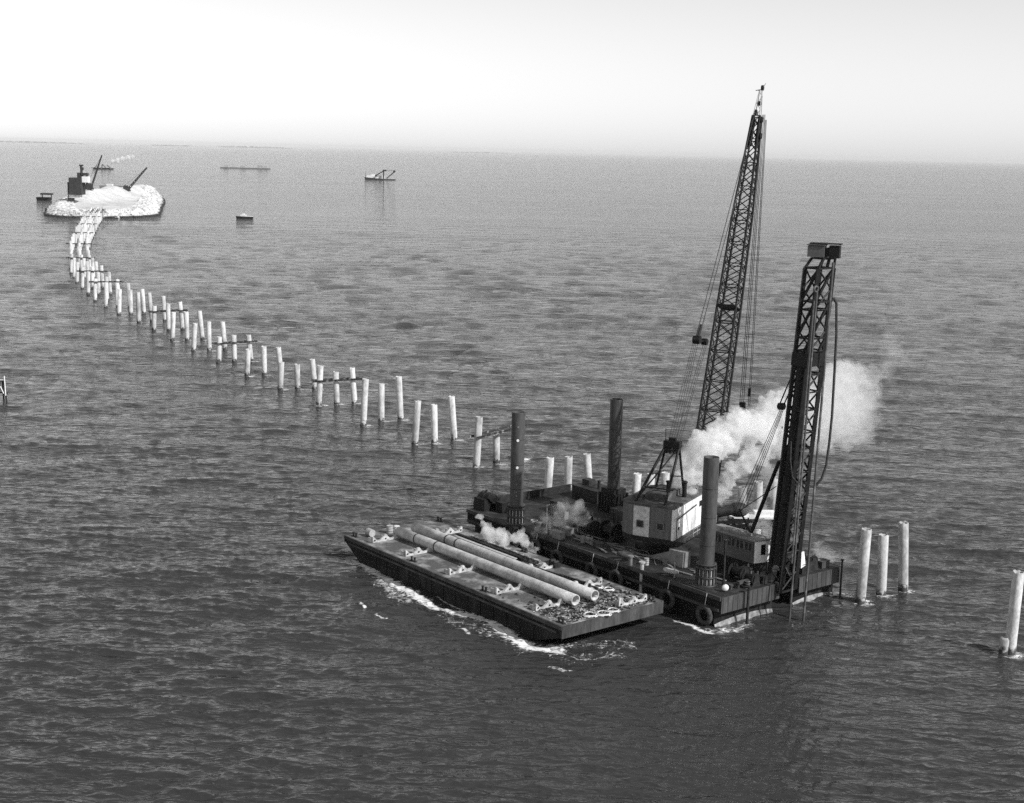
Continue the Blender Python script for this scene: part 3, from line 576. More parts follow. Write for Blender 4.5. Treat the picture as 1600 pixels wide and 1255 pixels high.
def crate(u, v, a, b, h, m_, label, z=4.06):
    mb = MB(); mb.box(uv(u, v, z + h / 2), (a, b, h), (L, S, ZZ)); mb.box(uv(u, v, z + h + .04), (a + .12, b + .12, .08), (L, S, ZZ))
    for s_ in (-1, 1): mb.box(uv(u + s_ * a * .3, v - b / 2 - .04, z + h / 2), (.1, .08, h), (L, S, ZZ))
    tag(mb.build('gear_box', M[m_], loc=uv(u, v, z)), label, 'box', 'gear boxes about the rig deck')
for a in ((-28.2, 25.2, 1.6, 1.1, .9, 'grey', 'small grey box beside the pale mast'), (-33.5, 25.6, 1.8, 1.2, 1.1, 'steel', 'dark box just right of the dotted leg'), (-20.5, 24.4, 1.5, 1.0, .7, 'hullend', 'low brownish grey box on the deck edge left of the crane house'), (-38.5, 33, 3.2, 2.2, 1.6, 'steel', 'dark bulky box behind the dotted leg'), (-29, 37, 3.4, 2.0, 1.8, 'hullend', 'tall dull box on the deck before the far leg'), (-28, 42.8, 5, 1.8, 1.5, 'steel', 'long dark box against the far bulwark right of the far leg'), (1.0, 31.2, 1.3, 1.0, 1.2, 'grey', 'grey box between the cabin end and the pile driver'), (3.9, 43.3, 1.3, 1.6, .9, 'hullend', 'low dull box on the far right corner of the rig'), (4.2, 30.9, .9, .9, .9, 'steel', 'small dark box at the foot of the pile driver')): crate(*a)
for k, (u, v, la, m_) in enumerate(((-31.8, 24.7, 'dark upright drum by the stout bollard post', 'steel'), (-23.6, 24.2, 'grey upright drum near the grey box with round openings', 'grey'), (-10.4, 24.0, 'pale upright drum behind the mooring posts', 'lgrey'), (-35.8, 30.5, 'pale upright drum behind the dotted leg', 'lgrey'), (4.5, 27.6, 'dark drum on the rim of the rig end', 'steel'))): drum(uv(u, v, 4.06), .32, .95, M[m_], la)
def cable_coil(u, v, r_, label):
    mb = MB()
    for k in range(4): mb.torus(uv(u, v, 4.12 + k * .09), ZZ + L * random.uniform(-.08, .08), r_ * (1 - .05 * k), .05, 20, 5)
    tag(mb.build('cable_coil', M['lgrey'], loc=uv(u, v, 4.06)), label, 'rope', 'cable coils on the rig deck')
for a in ((-16, 24.6, .6, 'coil of pale cable beside the flat board'), (-2.2, 27.6, .55, 'coil of pale cable behind the nearest leg'), (1.2, 23.6, .5, 'coil of pale cable between the nearest leg and the white buoy'), (-36, 25.4, .6, 'coil of pale cable beside the dotted leg'), (-24.5, 26.2, .55, 'coil of pale cable by the big winches')): cable_coil(*a)
rl = empty('deck_railing', uv(-21, V1 - .5, 4.06), 'thin pale pipe railing along the far edge of the rig deck', 'railing'); mb = MB()
for k in range(12): mb.tube(uv(-28 + 2.4 * k, V1 - .6, 4.06), uv(-28 + 2.4 * k, V1 - .6, 5.9), .04, 6)
mb.build('post', M['lgrey'], rl); mb = MB()
for z in (5.4, 5.9): mb.tube(uv(-28, V1 - .6, z), uv(-1.6, V1 - .6, z), .035, 6)
mb.build('rail', M['lgrey'], rl)
mb = MB()
for k in range(7): pts = [uv(-34 + k * 3.5 + t * 1.4, 26 + 1.2 * math.sin(t * 1.1 + k) + .3 * k % 1.5, 4.12) for t in np.linspace(0, 5, 14)]; mb.path(pts, .06, 5)
tag(mb.build('deck_hoses', M['grey'], loc=uv(-20, 26, 4.06)), 'tangle of grey hoses snaking over the near part of the rig deck', 'hoses', kind='stuff')
# ------------------------------------------------------------------ crane
HB = Vector((22.4, 185.1, 0)); HA = Vector((.884, -.468, 0)).normalized(); HBv = Vector((.468, .884, 0)).normalized()
crane = empty('revolving_crane', Vector((22.0, 191.5, 4.1)), 'steam crane with angular pale house and very tall lattice boom', 'crane')
def hp(a, b, z): return HB + HA * a + HBv * b + ZZ * z
foot = [(0, 0), (-6.7, 0), (-8.0, 1.0), (-8.0, 11.0), (-6.8, 12.4), (0, 12.4)]
mb = MB(); mb.poly([hp(a, b, 7.0) for a, b in foot], ZZ * 4.3); walls = mb.build('house_wall', M['siding'], crane)
mb = MB(); mb.poly([hp(a * 1.01 - (.04), b, 11.3) for a, b in foot], ZZ * .22)
mb.box(hp(-4, 6.0, 11.9), (3.2, 5.6, .9), (HA, HBv, ZZ)); mb.box(hp(-6.6, 3.2, 11.7), (1.3, 1.3, .5), (HA, HBv, ZZ)); roof = mb.build('roof', M['roof'], crane)
for i, (a, b, r, h) in enumerate(((-3.0, 5.2, .32, 2.4), (-1.3, 7.0, .32, 2.2))):
    mb = MB(); mb.tube(hp(a, b, 11.4), hp(a, b, 11.5 + h), r, 14); mb.lathe(hp(a, b, 11.3 + h), hp(a, b, 12.2 + h), [(0, r), (.1, r + .12), (.25, r + .12), (.3, r)], 14); sub(mb, 'funnel', M['black'], roof)
mb = MB(); mb.box(hp(-4.75, -.06, 9.1), (2.35, .1, 4.2), (HA, HBv, ZZ)); mb.build('pale_panel', M['pale'], crane)
mb = MB(); mb.box(hp(.05, .35, 9.15), (.12, .7, 4.32), (HA, HBv, ZZ)); mb.box(hp(-.12, -.05, 9.15), (.3, .1, 4.32), (HA, HBv, ZZ)); mb.build('corner_trim', M['white'], crane)
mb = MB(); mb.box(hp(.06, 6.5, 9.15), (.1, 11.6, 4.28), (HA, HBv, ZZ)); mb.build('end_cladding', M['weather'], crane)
for a, wd in ((-4.9, 1.0), (-1.9, .95)):
    mb = MB(); mb.box(hp(a, -.13, 8.75), (wd, .08, .9), (HA, HBv, ZZ)); o = mb.build('window', M['glass'], crane)
    mb = MB()
    for s_ in (-1, 1): mb.box(hp(a + s_ * wd / 2, -.15, 8.75), (.07, .1, 1.0), (HA, HBv, ZZ)); mb.box(hp(a, -.15, 8.75 + s_ * .48), (wd, .1, .07), (HA, HBv, ZZ))
    sub(mb, 'frame', M['grey'], o)
for b_, z, s_ in ((1.6, 8.4, .4), (9.8, 10.2, .8)): mb = MB(); mb.box(hp(.14, b_, z), (.08, s_, s_), (HA, HBv, ZZ)); mb.build('window', M['glass'], crane)
mb = MB(); mb.box(hp(.9, 6.2, 6.95), (1.7, 12.6, .12), (HA, HBv, ZZ)); wk = mb.build('walkway', M['steel'], crane)
mb = MB()
for b_ in [0.1 + 1.55 * i for i in range(9)]: mb.tube(hp(1.7, b_, 7), hp(1.7, b_, 8.1), .04, 6)
for z in (7.55, 8.1): mb.tube(hp(1.7, .1, z), hp(1.7, 12.5, z), .04, 6)
sub(mb, 'railing', M['lgrey'], wk)
mb = MB(); mb.tube(hp(.45, 0, 7.0), hp(.45, 0, 10.0), .06, 6); mb.tube(hp(.45, 0, 10.0), hp(.45, 7.4, 10.55), .09, 6); mb.build('steam_pipe', M['steel'], crane)
mb = MB(); mb.poly([hp(a, b, 6.3) for a, b in foot], ZZ * .68); mb.build('revolving_frame', M['black'], crane)
cc = hp(-4, 6.5, 0); mb = MB(); mb.lathe(Vector((cc.x, cc.y, 4.06)), Vector((cc.x, cc.y, 6.4)), [(0, 0), (0, 3.9), (.3, 3.9), (.5, 3.0), (1.5, 2.9), (2.2, 3.6), (2.3, 0)], 40); mb.build('turntable', M['black'], crane)
mb = MB(); mb.box(uv(-7.8, 27.7, 5.1), (2.6, 1.5, 2.1), (L, S, ZZ)); mb.poly([uv(-9.1, 27.0, 4.1), uv(-13.3, 27.0, 4.1), uv(-9.1, 27.0, 5.8)], S * .2); tag(mb.build('pedestal_box', M['grey'], loc=uv(-7.8, 27.7, 4.06)), 'grey steel box and sloping brace under the crane house corner', 'box')
# A-frame
YA = 192.
mb = MB(); tp = aty(1051, 697, YA); tops = [tp + HA * k for k in (-1.0, 1.0)]
for k, tq in zip((-1, 1), tops):
    mb.tube(tq, hp(-4 + k * 2.2, 1.0, 11.4), .2, 8); mb.tube(tq, hp(-4 + k * 2.2, 8.2, 11.4), .17, 8); mb.tube(tq.lerp(hp(-4 + k * 2.2, 1, 11.4), .5), tq.lerp(hp(-4 + k * 2.2, 8.2, 11.4), .6), .09, 6)
mb.tube(hp(-6.2, 1.0, 11.6), tops[1], .1, 6); mb.bar(tops[0], tops[1], .5); mb.bar(hp(-6.2, 4, 13), hp(-1.8, 4, 13), .18)
af = mb.build('a_frame', M['black'], crane)
mb = MB(); mb.box(tp + ZZ * .3, (2.4, 1.1, .9), (HA, HBv, ZZ)); mb.box(tp + ZZ * .95, (1.0, .6, .5), (HA, HBv, ZZ))
for k in (-.8, -.3, .3, .8): mb.tube(tp + HA * (k - .1) + ZZ * -.6, tp + HA * (k + .1) + ZZ * -.6, .55, 14)
mb.tube(tp + HA * -1.1, tp + HA * -1.1 + ZZ * 2.4, .05, 6); sub(mb, 'sheave_block', M['black'], af)
# boom
BF = aty(1090, 812, 198.0); 
def solve_tip(px, py, base):
    best = None
    for i in range(1, 400):
        tt = i * .1; X = base + HBv * tt; z0 = aty(px, py, X.y).z; q = proj((X.x, X.y, z0)); e_ = abs(q[0] - px)
        if best is None or e_ < best[0]: best = (e_, Vector((X.x, X.y, z0)))
    return best[1]
BT = solve_tip(1183, 182, BF)
bd = (BT - BF).normalized(); ba = HA.copy(); bb = bd.cross(ba).normalized()
LB = (BT - BF).length
mb = MB(); P1 = BF + bd * (LB * .12); P2 = BF + bd * (LB * .52); P3 = BF + bd * (LB * .76)
truss(mb, BF, P1, (1.5, .35), (1.75, 1.25), ba, bb, 3, .2, .1); truss(mb, P1, P2, (1.75, 1.25), (1.45, 1.15), ba, bb, 11, .19, .085); truss(mb, P2, P3, (1.45, 1.15), (1.2, 1.0), ba, bb, 9, .18, .08); truss(mb, P3, BT, (1.2, 1.0), (.55, .5), ba, bb, 8, .17, .08)
mb.bar(P2 - ba * 1.5 - bb * 1.2, P2 + ba * 1.5 - bb * 1.2, .45); mb.bar(P2 - ba * 1.5 + bb * 1.2, P2 + ba * 1.5 + bb * 1.2, .45)
for k in (-1, 1): mb.bar(BT - bd * 4.5 + ba * k * .5, BT + ba * k * .5, .35, .9)
boom = mb.build('boom', M['black'], crane)
mb = MB(); JT = BT + bd * 4.0
for i, j in ((-1, -1), (1, -1), (1, 1), (-1, 1)): mb.tube(BT + ba * i * .5 + bb * j * .45, JT + ba * i * .18 + bb * j * .12, .07, 6)
for k in range(4): a_ = BT.lerp(JT, k / 4); b_ = BT.lerp(JT, (k + 1) / 4); s_ = 1 if k % 2 else -1; mb.tube(a_ + ba * .4 * s_, b_ - ba * .35 * s_, .05, 5)
mb.bar(JT - ba * .8, JT + ba * .5 + ZZ * .2, .12); mb.tube(JT, JT + bd * 1.1 + ba * .6, .05, 6); jt = sub(mb, 'boom_tip', M['lgrey'], boom)
mb = MB()
for p_, r in ((BT + bd * .6 - ba * .3, .45), (BT + bd * 2.0 + ba * .1, .35), (BT + bd * 4.4 + ba * .2, .4), (BT - bd * .5 + ba * .75, .45), (BT - bd * 3.0 + ba * .95, .45)): mb.tube(p_ - ba * .15, p_ + ba * .15, r, 12)
sub(mb, 'sheave', M['black'], boom)
bk1 = aty(1089, 531, 196.5); bk2 = aty(1101, 534, 198.5)
mb = MB()
for q, s_ in ((bk1, .75), (bk2, .6)): mb.box(q, (s_ * 1.2, s_, s_ * 1.5), (HA, HBv, ZZ)); mb.tube(q - HA * s_ * .7, q + HA * s_ * .7, s_ * .75, 14)
mb.bar(bk1, bk2, .15); mb.tube(bk1, bk1 + (BT - bk1).normalized() * 2.4, .16, 6); mb.build('pendant_block', M['black'], crane)
mb = MB()
for o_ in (-.25, .25): mb.tube(bk1 + HA * o_, BT + bd * .6 + HA * o_ - HBv * .5, .055, 5)
for o_ in (-.7, -.35, 0, .35): mb.tube(bk1 + HA * o_ * .7, tp + HA * o_ * 1.1, .035, 5)
for o_ in (-.1, .3, .6): mb.tube(bk2 + HA * o_ * .7, tp + HA * (o_ + .3), .035, 5)
mb.build('luffing_cable', M['rope'], crane)
hk = aty(1160, 634, BT.y + 1.2); mb = MB()
for k, o_ in enumerate((-.45, -.15, .15, .45, .7)): mb.tube(BT + bd * (.3 if k < 3 else -.5) + ba * (.9 + o_ * .6) + HBv * .6, hk + HA * (o_ + (.5 if k > 2 else 0)), .05, 5)
mb.build('hoist_cable', M['rope'], crane)
mb = MB(); mb.box(hk, (.9, .5, 1.1), (HA, HBv, ZZ)); mb.tube(hk - ZZ * .5, hk - ZZ * 1.3, .15, 8); mb.box(hk + HA * 1.0 + ZZ * 2.2, (.35, .3, 1.3), (HA, HBv, ZZ)); mb.torus(hk - ZZ * 1.6, HBv, .35, .1, 14, 6); mb.build('hook_block', M['black'], crane)

# ------------------------------------------------------------------ pile driver
pd = empty('pile_driver', uv(4.6, 34.2, 4.06), 'tall black latticed pile driver leaders topped by a grey box, on the rig end', 'pile driver')
B0 = uv(4.9, 34.0, 4.4); 
TOPZ = 45.2; T0 = B0 + ZZ * (TOPZ - B0.z); q = proj(T0); T0 = T0 + Vector(((1281 - q[0]) / 12.3, .3, 0))
ld = (T0 - B0).normalized(); la_ = L.copy(); lb_ = S.copy()
mb = MB(); C4 = truss(mb, B0 - ld * 1.5, T0, (1.05, 1.5), (1.05, 1.5), la_, lb_, 16, .2, .12, cross=False)
for c in C4: mb.bar(c[0], c[-1], .46, .46)
for t in (0, .22, .34, .45, .57, .68, .79, .9, 1.0):
    m0 = (B0 - ld * 1.5).lerp(T0, t)
    for k in (-1, 1): mb.bar(m0 + la_ * 1.05 * k - lb_ * 1.5, m0 + la_ * 1.05 * k + lb_ * 1.5, .22); mb.bar(m0 + lb_ * 1.5 * k - la_ * 1.05, m0 + lb_ * 1.5 * k + la_ * 1.05, .22)
for t0, t1 in ((.9, 1.0), (.79, .9), (.68, .79)):
    m0, m1 = (B0 - ld * 1.5).lerp(T0, t0), (B0 - ld * 1.5).lerp(T0, t1)
    for k in (-1, 1): mb.bar(m0 + la_ * 1.05 * k - lb_ * 1.5, m1 + la_ * 1.05 * k + lb_ * 1.5, .26); mb.bar(m0 + lb_ * 1.5 * k - la_ * 1.05, m1 + lb_ * 1.5 * k + la_ * 1.05, .26)
lead = mb.build('leader_mast', M['black'], pd)
# crown: tapered frame and head boxes
mb = MB(); TB = T0 + ld * 1.2 + lb_ * .6
for i, j in ((-1, -1), (1, -1), (1, 1), (-1, 1)): mb.bar(T0 + la_ * i * 1.05 + lb_ * j * 1.5, TB + la_ * i * .9 + lb_ * j * 1.2, .26)
mb.bar(T0 + lb_ * 1.5, TB + lb_ * 1.2, .3); mb.box(TB, (2.0, 2.6, .2), (la_, lb_, ZZ)); sub(mb, 'crown_frame', M['black'], lead)
hx = Vector((.93, -.36, 0)).normalized(); hy = Vector((.36, .93, 0)).normalized()
mb = MB(); HC = T0 + ld * 2.1 - hx * .55; mb.box(HC, (2.1, 1.8, 1.4), (hx, hy, ZZ)); mb.box(HC + ZZ * .82, (2.35, 2.05, .1), (hx, hy, ZZ)); sub(mb, 'head_box', M['box'], lead)
mb = MB(); mb.box(HC + hx * 2.25, (1.3, 1.4, 1.55), (hx, hy, ZZ)); mb.box(HC + hx * 1.1 + ZZ * 1.0, (3.9, 1.6, .12), (hx, hy, ZZ))
for k in (-.5, .4): mb.tube(HC + hx * (1.3 + k * .2) + hy * k - ZZ * .1, HC + hx * (1.3 + k * .2) + hy * (k + .2) - ZZ * .1, .6, 14)
sub(mb, 'sheave_box', M['black'], lead)
mb = MB(); m0 = (B0).lerp(T0, .715); mb.box(m0, (2.6, 3.6, 1.7), (la_, lb_, ld)); mb.build('crosshead', M['black'], pd)
mb = MB(); a_ = B0 + ld * 2.0 - lb_ * .9 - la_ * .1; b_ = m0 - lb_ * .9 - la_ * .1; mb.tube(a_, b_, .74, 18); mb.tube(a_, a_ + ld * 12, .84, 18)
for t in (.1, .3, .5, .7): mb.lathe(a_.lerp(b_, t), a_.lerp(b_, t) + ld, [(0, .7), (0, .92), (.25, .92), (.25, .7)], 18)
mb.build('steam_hammer', M['black'], pd)
def gp(px, py): return aty(px, py, 174.6)
mb = MB(); mb.tube(aty(1232, 985, 173.4), aty(1277, 452, 175.6), .14, 10); mb.tube(aty(1237, 880, 173.6), aty(1272, 470, 175.4), .12, 8); mb.torus(aty(1275, 452, 175.5), L, .35, .15, 14, 8); mb.build('guide_pipe', M['guide'] if 'guide' in M else M['grey'], pd)
mb = MB(); mb.tube(aty(1254, 985, 173.6), aty(1302, 410, 176.0), .16, 10); mb.build('guide_pipe', M['guide'] if 'guide' in M else M['grey'], pd)
mb = MB(); pts = [(1299, 470), (1303, 466), (1307, 474), (1307, 520), (1304, 580), (1300, 650), (1296, 690), (1291, 728), (1284, 748), (1275, 759), (1266, 760)]
mb.path([aty(x, y, 176.0) for x, y in pts], .17, 8); mb.build('steam_hose', M['rubber'], pd)
mb = MB(); mb.path([aty(x, y, 173.8) for x, y in ((1236, 690), (1235, 720), (1238, 745), (1246, 755), (1252, 752))], .09, 6); mb.build('hose', M['rubber'], pd)
# back tower, kick braces
mb = MB(); bt0 = aty(1207, 876, 178.0); bt1 = aty(1228, 700, 178.6); d_ = (bt1 - bt0)
mb.bar(bt0, bt1, .62, .62); c2 = [bt0 + S * 1.9, bt1 + S * 1.3]; mb.bar(c2[0], c2[1], .3)
for k in range(9): a1 = bt0.lerp(bt1, k / 9); b1 = c2[0].lerp(c2[1], (k + 1) / 9); mb.bar(a1, b1, .14) if k % 2 == 0 else mb.bar(c2[0].lerp(c2[1], k / 9), bt0.lerp(bt1, (k + 1) / 9), .14)
mb.bar(bt1, aty(1247, 690, 176.5), .5); mb.build('back_tower', M['black'], pd)
mb = MB(); k0 = aty(1217, 722, 178.5); mb.tube(k0, aty(1173, 834, 182), .27, 10); mb.tube(k0, bt1 - ld * 2, .3, 10); mb.tube(aty(1173, 834, 182), aty(1155, 795, 183), .14, 8)
mb.tube(aty(1213, 760, 178.5), aty(1150, 802, 184), .06, 6); mb.build('kick_brace', M['black'], pd)
bl = aty(1221, 635, 179.5); mb = MB(); mb.box(bl, (.8, .6, .8), (L, S, ZZ)); mb.tube(bl - S * .4, bl + S * .4, .45, 12); mb.build('tackle_block', M['black'], pd)
mb = MB()
for a1, b1, r in (((1219, 630), (1240, 580), .09), ((1225, 632), (1246, 585), .09)): mb.tube(aty(*a1, 179.4), aty(*b1, 177.5), r, 6)
for x in (0, 5, 9, 13): mb.tube(aty(1219 + x * .4, 640, 179.6), aty(1150 + x, 795 + x * .4, 187), .045, 5)
mb.build('stay_cable', M['rope'], pd)
# cabin with the row of windows
cab = empty('operator_cabin', at(1140, 868, 4.1), 'long dark control cabin with a row of windows and a white end wall', 'cabin')
CE = at(1177, 881, 6.1); CW = at(1098, 857, 6.1); ca = (CE - CW); Lc = ca.length; ca.normalize(); cb = Vector((-ca.y, ca.x, 0)); cb = cb if cb.y > 0 else -cb; Wc = 2.9; Hc = 3.0
cb = (cb + ca * .25).normalized()
def cp(a, b, z): return CE - ca * a + cb * b + ZZ * (z - 6.1)
mb = MB(); mb.poly([cp(a, b, 6.1) for a, b in ((0, 0), (Lc, 0), (Lc, Wc), (0, Wc))], ZZ * Hc); mb.build('wall', M['cabin'] if 'cabin' in M else M['siding'], cab)
mb = MB(); mb.poly([cp(a, b, 9.1) for a, b in ((-.2, -.2), (Lc + .1, -.2), (Lc + .1, Wc + .15), (-.2, Wc + .15))], ZZ * .16); mb.poly([cp(a, b, 9.26) for a, b in ((2.2, .4), (6.5, .4), (6.5, 1.7), (2.2, 1.7))], ZZ * .3); mb.build('roof', M['grey'], cab)
mb = MB(); mb.poly([cp(a, b, 6.15) for a, b in ((-.05, 0.02), (-.05, Wc - .02), (-.12, Wc - .02), (-.12, 0.02))], ZZ * 2.9); ew = mb.build('end_wall', M['white'], cab)
mb = MB(); mb.poly([cp(a, b, 7.2) for a, b in ((-.12, 1.0), (-.12, 1.7), (-.17, 1.7), (-.17, 1.0))], ZZ * 1.4); sub(mb, 'door_opening', M['glass'], ew)
for a in (.3, 1.75, 3.2, 5.6, 7.0):
    mb = MB(); mb.poly([cp(x, y, 7.75) for x, y in ((a, -.03), (a + 1.2, -.03), (a + 1.2, -.08), (a, -.08))], ZZ * .95); wn = mb.build('window', M['glass'], cab)
    mb = MB(); [mb.poly([cp(x, y, 7.7) for x, y in ((a + s_, -.05), (a + s_ + .06, -.05), (a + s_ + .06, -.11), (a + s_, -.11))], ZZ * 1.05) for s_ in (-.06, .57, 1.2)]; sub(mb, 'mullion', M['grey'], wn)
mb = MB(); mb.poly([cp(a, b, 4.06) for a, b in ((.6, .5), (Lc, .5), (Lc, Wc), (.6, Wc))], ZZ * 2.04); mb.build('underframe', M['black'], cab)
# sheds and tanks behind the cabin
mb = MB(); e = empty('water_tank', at(1168, 822, 5.0), 'white topped dark tank behind the cabin roof', 'tank'); c = at(1176, 822, 5.2); mb.box(c + ZZ * .6, (7.2, 2.4, 1.5), (Vector((1, 0, 0)), Vector((0, 1, 0)), ZZ)); mb.build('shell', M['steel'], e)
mb = MB(); mb.box(c + ZZ * 1.55, (7.3, 2.6, .3), (Vector((1, 0, 0)), Vector((0, 1, 0)), ZZ)); mb.box(c + ZZ * 2.0 + Vector((1.6, 0, 0)), (3.0, 1.6, .6), (Vector((1, 0, 0)), Vector((0, 1, 0)), ZZ)); mb.build('cover', M['white'], e)
mb = MB(); c = at(1152, 832, 5.4); e = empty('machinery_frame', c, 'black angular machinery frame with pale sheets behind the cabin', 'machinery')
for k in range(4): p = c + Vector((-3.2 + k * 2.2, 0, 0)); mb.bar(p - ZZ * 1.3, p + ZZ * 2.2 + Vector((.3, 0, 0)), .22); mb.bar(p + ZZ * (.4 + (k % 2)), p + Vector((2.2, .3, 1.2 - .8 * (k % 2))), .2)
mb.bar(c + Vector((-3.5, 0, 1.3)), c + Vector((3.6, 0, 1.9)), .45); mb.bar(c + Vector((-3.5, .4, .2)), c + Vector((1.6, 0, 1.1)), .5); mb.build('frame', M['black'], e)
mb = MB(); mb.box(c + Vector((1.2, .9, .1)), (.7, .15, 2.6)); mb.box(c + Vector((-1.3, .9, .3)), (1.0, .15, 2.2)); mb.box(c + Vector((2.1, .7, 1.7)), (.8, .2, 1.6)); mb.build('pale_sheet', M['white'], e)
mb = MB(); mb.ball(c + Vector((.2, 1.5, 3.0)), 1.2, 12, 8, (1.4, 1, .9)); mb.tube(c + Vector((-3, 1.2, 2.6)), c + Vector((-.6, 1.2, 3.1)), .8, 14); mb.build('boiler', M['steel'], e)

# ------------------------------------------------------------------ marker at the left edge
mk = empty('channel_marker', at(6, 628), 'small timber pile marker with a pale pole, cut off by the left edge', 'marker')
p = at(5, 628); mb = MB()
for dx, dy, lx in ((-1.3, 0, .35), (.9, .2, -.3), (-.2, 1.2, 0)): mb.tube(p + Vector((dx, dy, -2)), p + Vector((dx + lx * 2, dy * .5, 5.2)), .2, 8)
mb.bar(p + Vector((-1.6, 0, 2.2)), p + Vector((1.1, .1, 2.0)), .25); mb.bar(p + Vector((-2.6, 0, 4.6)), p + Vector((.6, .1, 4.7)), .2); mb.build('dolphin', M['wood2'] if 'wood2' in M else M['steel'], mk)
mb = MB(); mb.tube(p + Vector((.7, -.2, 1.5)), p + Vector((.5, -.1, 6)), .13, 8); mb.tube(p + Vector((-.4, -.3, 3.6)), p + Vector((.3, -.3, 2)), .12, 8); mb.bar(p + Vector((-2.6, -.1, 5.1)), p + Vector((.5, -.1, 5.1)), .16); mb.build('rail', M['white'], mk)

# ------------------------------------------------------------------ island
fr = [at(75, 337), at(100, 340), at(160, 341), at(215, 340), at(244, 337)]
rt = [at(250, 322, 2), at(254, 308, 5), at(251, 301, 5), at(232, 297, 6), at(205, 294, 7)]
bk = [at(180, 297, 7), at(140, 297, 7), at(110, 303, 5), at(88, 312, 4), at(76, 325, 1)]
poly = [Vector((q.x, q.y, 0)) for q in fr + rt + bk]
def inside_dist(X, Y):
    ins = np.zeros(X.shape, bool); D = np.full(X.shape, 1e9); n = len(poly)
    for i in range(n):
        a, b = poly[i], poly[(i + 1) % n]
        c1 = ((a.y > Y) != (b.y > Y)) & (X < (b.x - a.x) * (Y - a.y) / (b.y - a.y + 1e-9) + a.x); ins ^= c1
        L2 = (b.x - a.x) ** 2 + (b.y - a.y) ** 2 + 1e-9; t = np.clip(((X - a.x) * (b.x - a.x) + (Y - a.y) * (b.y - a.y)) / L2, 0, 1); D = np.minimum(D, np.hypot(X - a.x - t * (b.x - a.x), Y - a.y - t * (b.y - a.y)))
    return np.where(ins, D, -D)
xs = [q.x for q in poly]; ys = [q.y for q in poly]
gx = np.arange(min(xs) - 12, max(xs) + 12, 2.5); gy = np.arange(min(ys) - 12, max(ys) + 12, 5.0); GX, GY = np.meshgrid(gx, gy, indexing='ij'); D = inside_dist(GX, GY)
def moundh(X, Y): 
    z = 0
    for px, py, zz, rx, ry, hh in ((145, 312, 6, 13, 40, 9), (175, 308, 6, 15, 45, 11), (118, 316, 5, 10, 40, 3), (203, 303, 6, 12, 60, 8), (160, 302, 6, 20, 60, 5), (228, 302, 6, 9, 60, 5)):
        c = at(px, py, zz); z = z + hh * np.exp(-((X - c.x) / rx) ** 2 - ((Y - c.y) / ry) ** 2)
    return z
GZ = np.clip(D * .6, -4, 4.6) + np.where(D > 8, 1, np.clip(D / 8, 0, 1)) * moundh(GX, GY) + np.where(D > 0, rng.normal(0, .35, D.shape) * (D < 14), 0) + np.where(D > 8, .5 * np.sin(GX * .23 + 2 * np.sin(GY * .05)) * np.sin(GY * .09 + GX * .05) + rng.normal(0, .12, D.shape), 0)
n0, n1 = GX.shape; co = np.stack([GX, GY, GZ], -1).reshape(-1, 3); faces = [(i * n1 + j, (i + 1) * n1 + j, (i + 1) * n1 + j + 1, i * n1 + j + 1) for i in range(n0 - 1) for j in range(n1 - 1) if D[i:i + 2, j:j + 2].max() > -5]
me = bpy.data.meshes.new('island'); me.from_pydata(co.tolist(), [], faces); me.polygons.foreach_set('use_smooth', [True] * len(faces)); me.materials.append(M['sand']); o = bpy.data.objects.new('island', me); COL.objects.link(o); o['kind'] = 'structure'
mb = MB(); cnt = 0
while cnt < 4200:
    X = random.uniform(min(xs), max(xs)); Y = random.uniform(min(ys), max(ys)) if random.random() < .5 else random.uniform(min(ys), min(ys) + 130)
    dd = float(inside_dist(np.array([X]), np.array([Y]))[0])
    if -1.5 < dd < 20 and random.random() < (1 if dd < 12 else .3):
        z = max(-.3, min(dd * .6, 4.6)) + (min(max(dd / 8, 0), 1) * float(moundh(X, Y)) if dd > 0 else 0); r = random.uniform(.7, 2.1); mb.ball(Vector((X, Y, z + .2)), r, 5, 3, (1.2, 1, .8), .3); cnt += 1
tag(mb.build('riprap', M['rock'], loc=poly[0]), 'pale broken rock lining the rubble island shore', 'rocks', kind='stuff')
def isl(px, py, z): return at(px, py, z)
pl = empty('batching_plant', isl(122, 312, 8), 'dark tall concrete plant with silos and stack on the left of the island', 'plant')
c = isl(121, 314, 7.5); X1 = Vector((1, 0, 0)); Y1 = Vector((0, 1, 0)); k_ = c.y / FPX   # metres per photo column here
def pb(x0, x1, y0, y1, dep=10): 
    b = aty((x0 + x1) / 2, (y0 + y1) / 2, c.y); return b, ((x1 - x0) * k_, dep, (y1 - y0) * k_)
mb = MB(); mb.box(*pb(111, 130, 278, 304, 12)); mb.box(*pb(108, 114, 285, 315, 8)); mb.build('bin_house', M['plant'], pl)
mb = MB(); mb.box(*pb(122, 128, 270, 280, 6)); mb.box(*pb(127, 137, 270.5, 274.5, 6)); mb.bar(aty(128, 272, c.y), aty(133, 296, c.y), 1.4); mb.bar(aty(136, 272, c.y), aty(136, 296, c.y), 1.4); mb.bar(aty(130, 296, c.y), aty(140, 288, c.y), 1.2); mb.build('conveyor_head', M['plant'], pl)
mb = MB(); mb.box(*pb(129.5, 139, 276, 285, 6)); mb.build('weigh_house', M['white'], pl)
mb = MB(); mb.tube(aty(127.5, 271, c.y), aty(126.5, 258, c.y), 1.1, 8); mb.box(aty(127, 258.5, c.y), (3.2, 2, 1.2)); mb.box(aty(128, 264, c.y), (2.6, 2, 2.4)); mb.build('stack', M['plant'], pl)
mb = MB(); mb.box(*pb(110, 126, 303, 309, 9)); mb.build('stockpile_wall', M['rock'], pl)
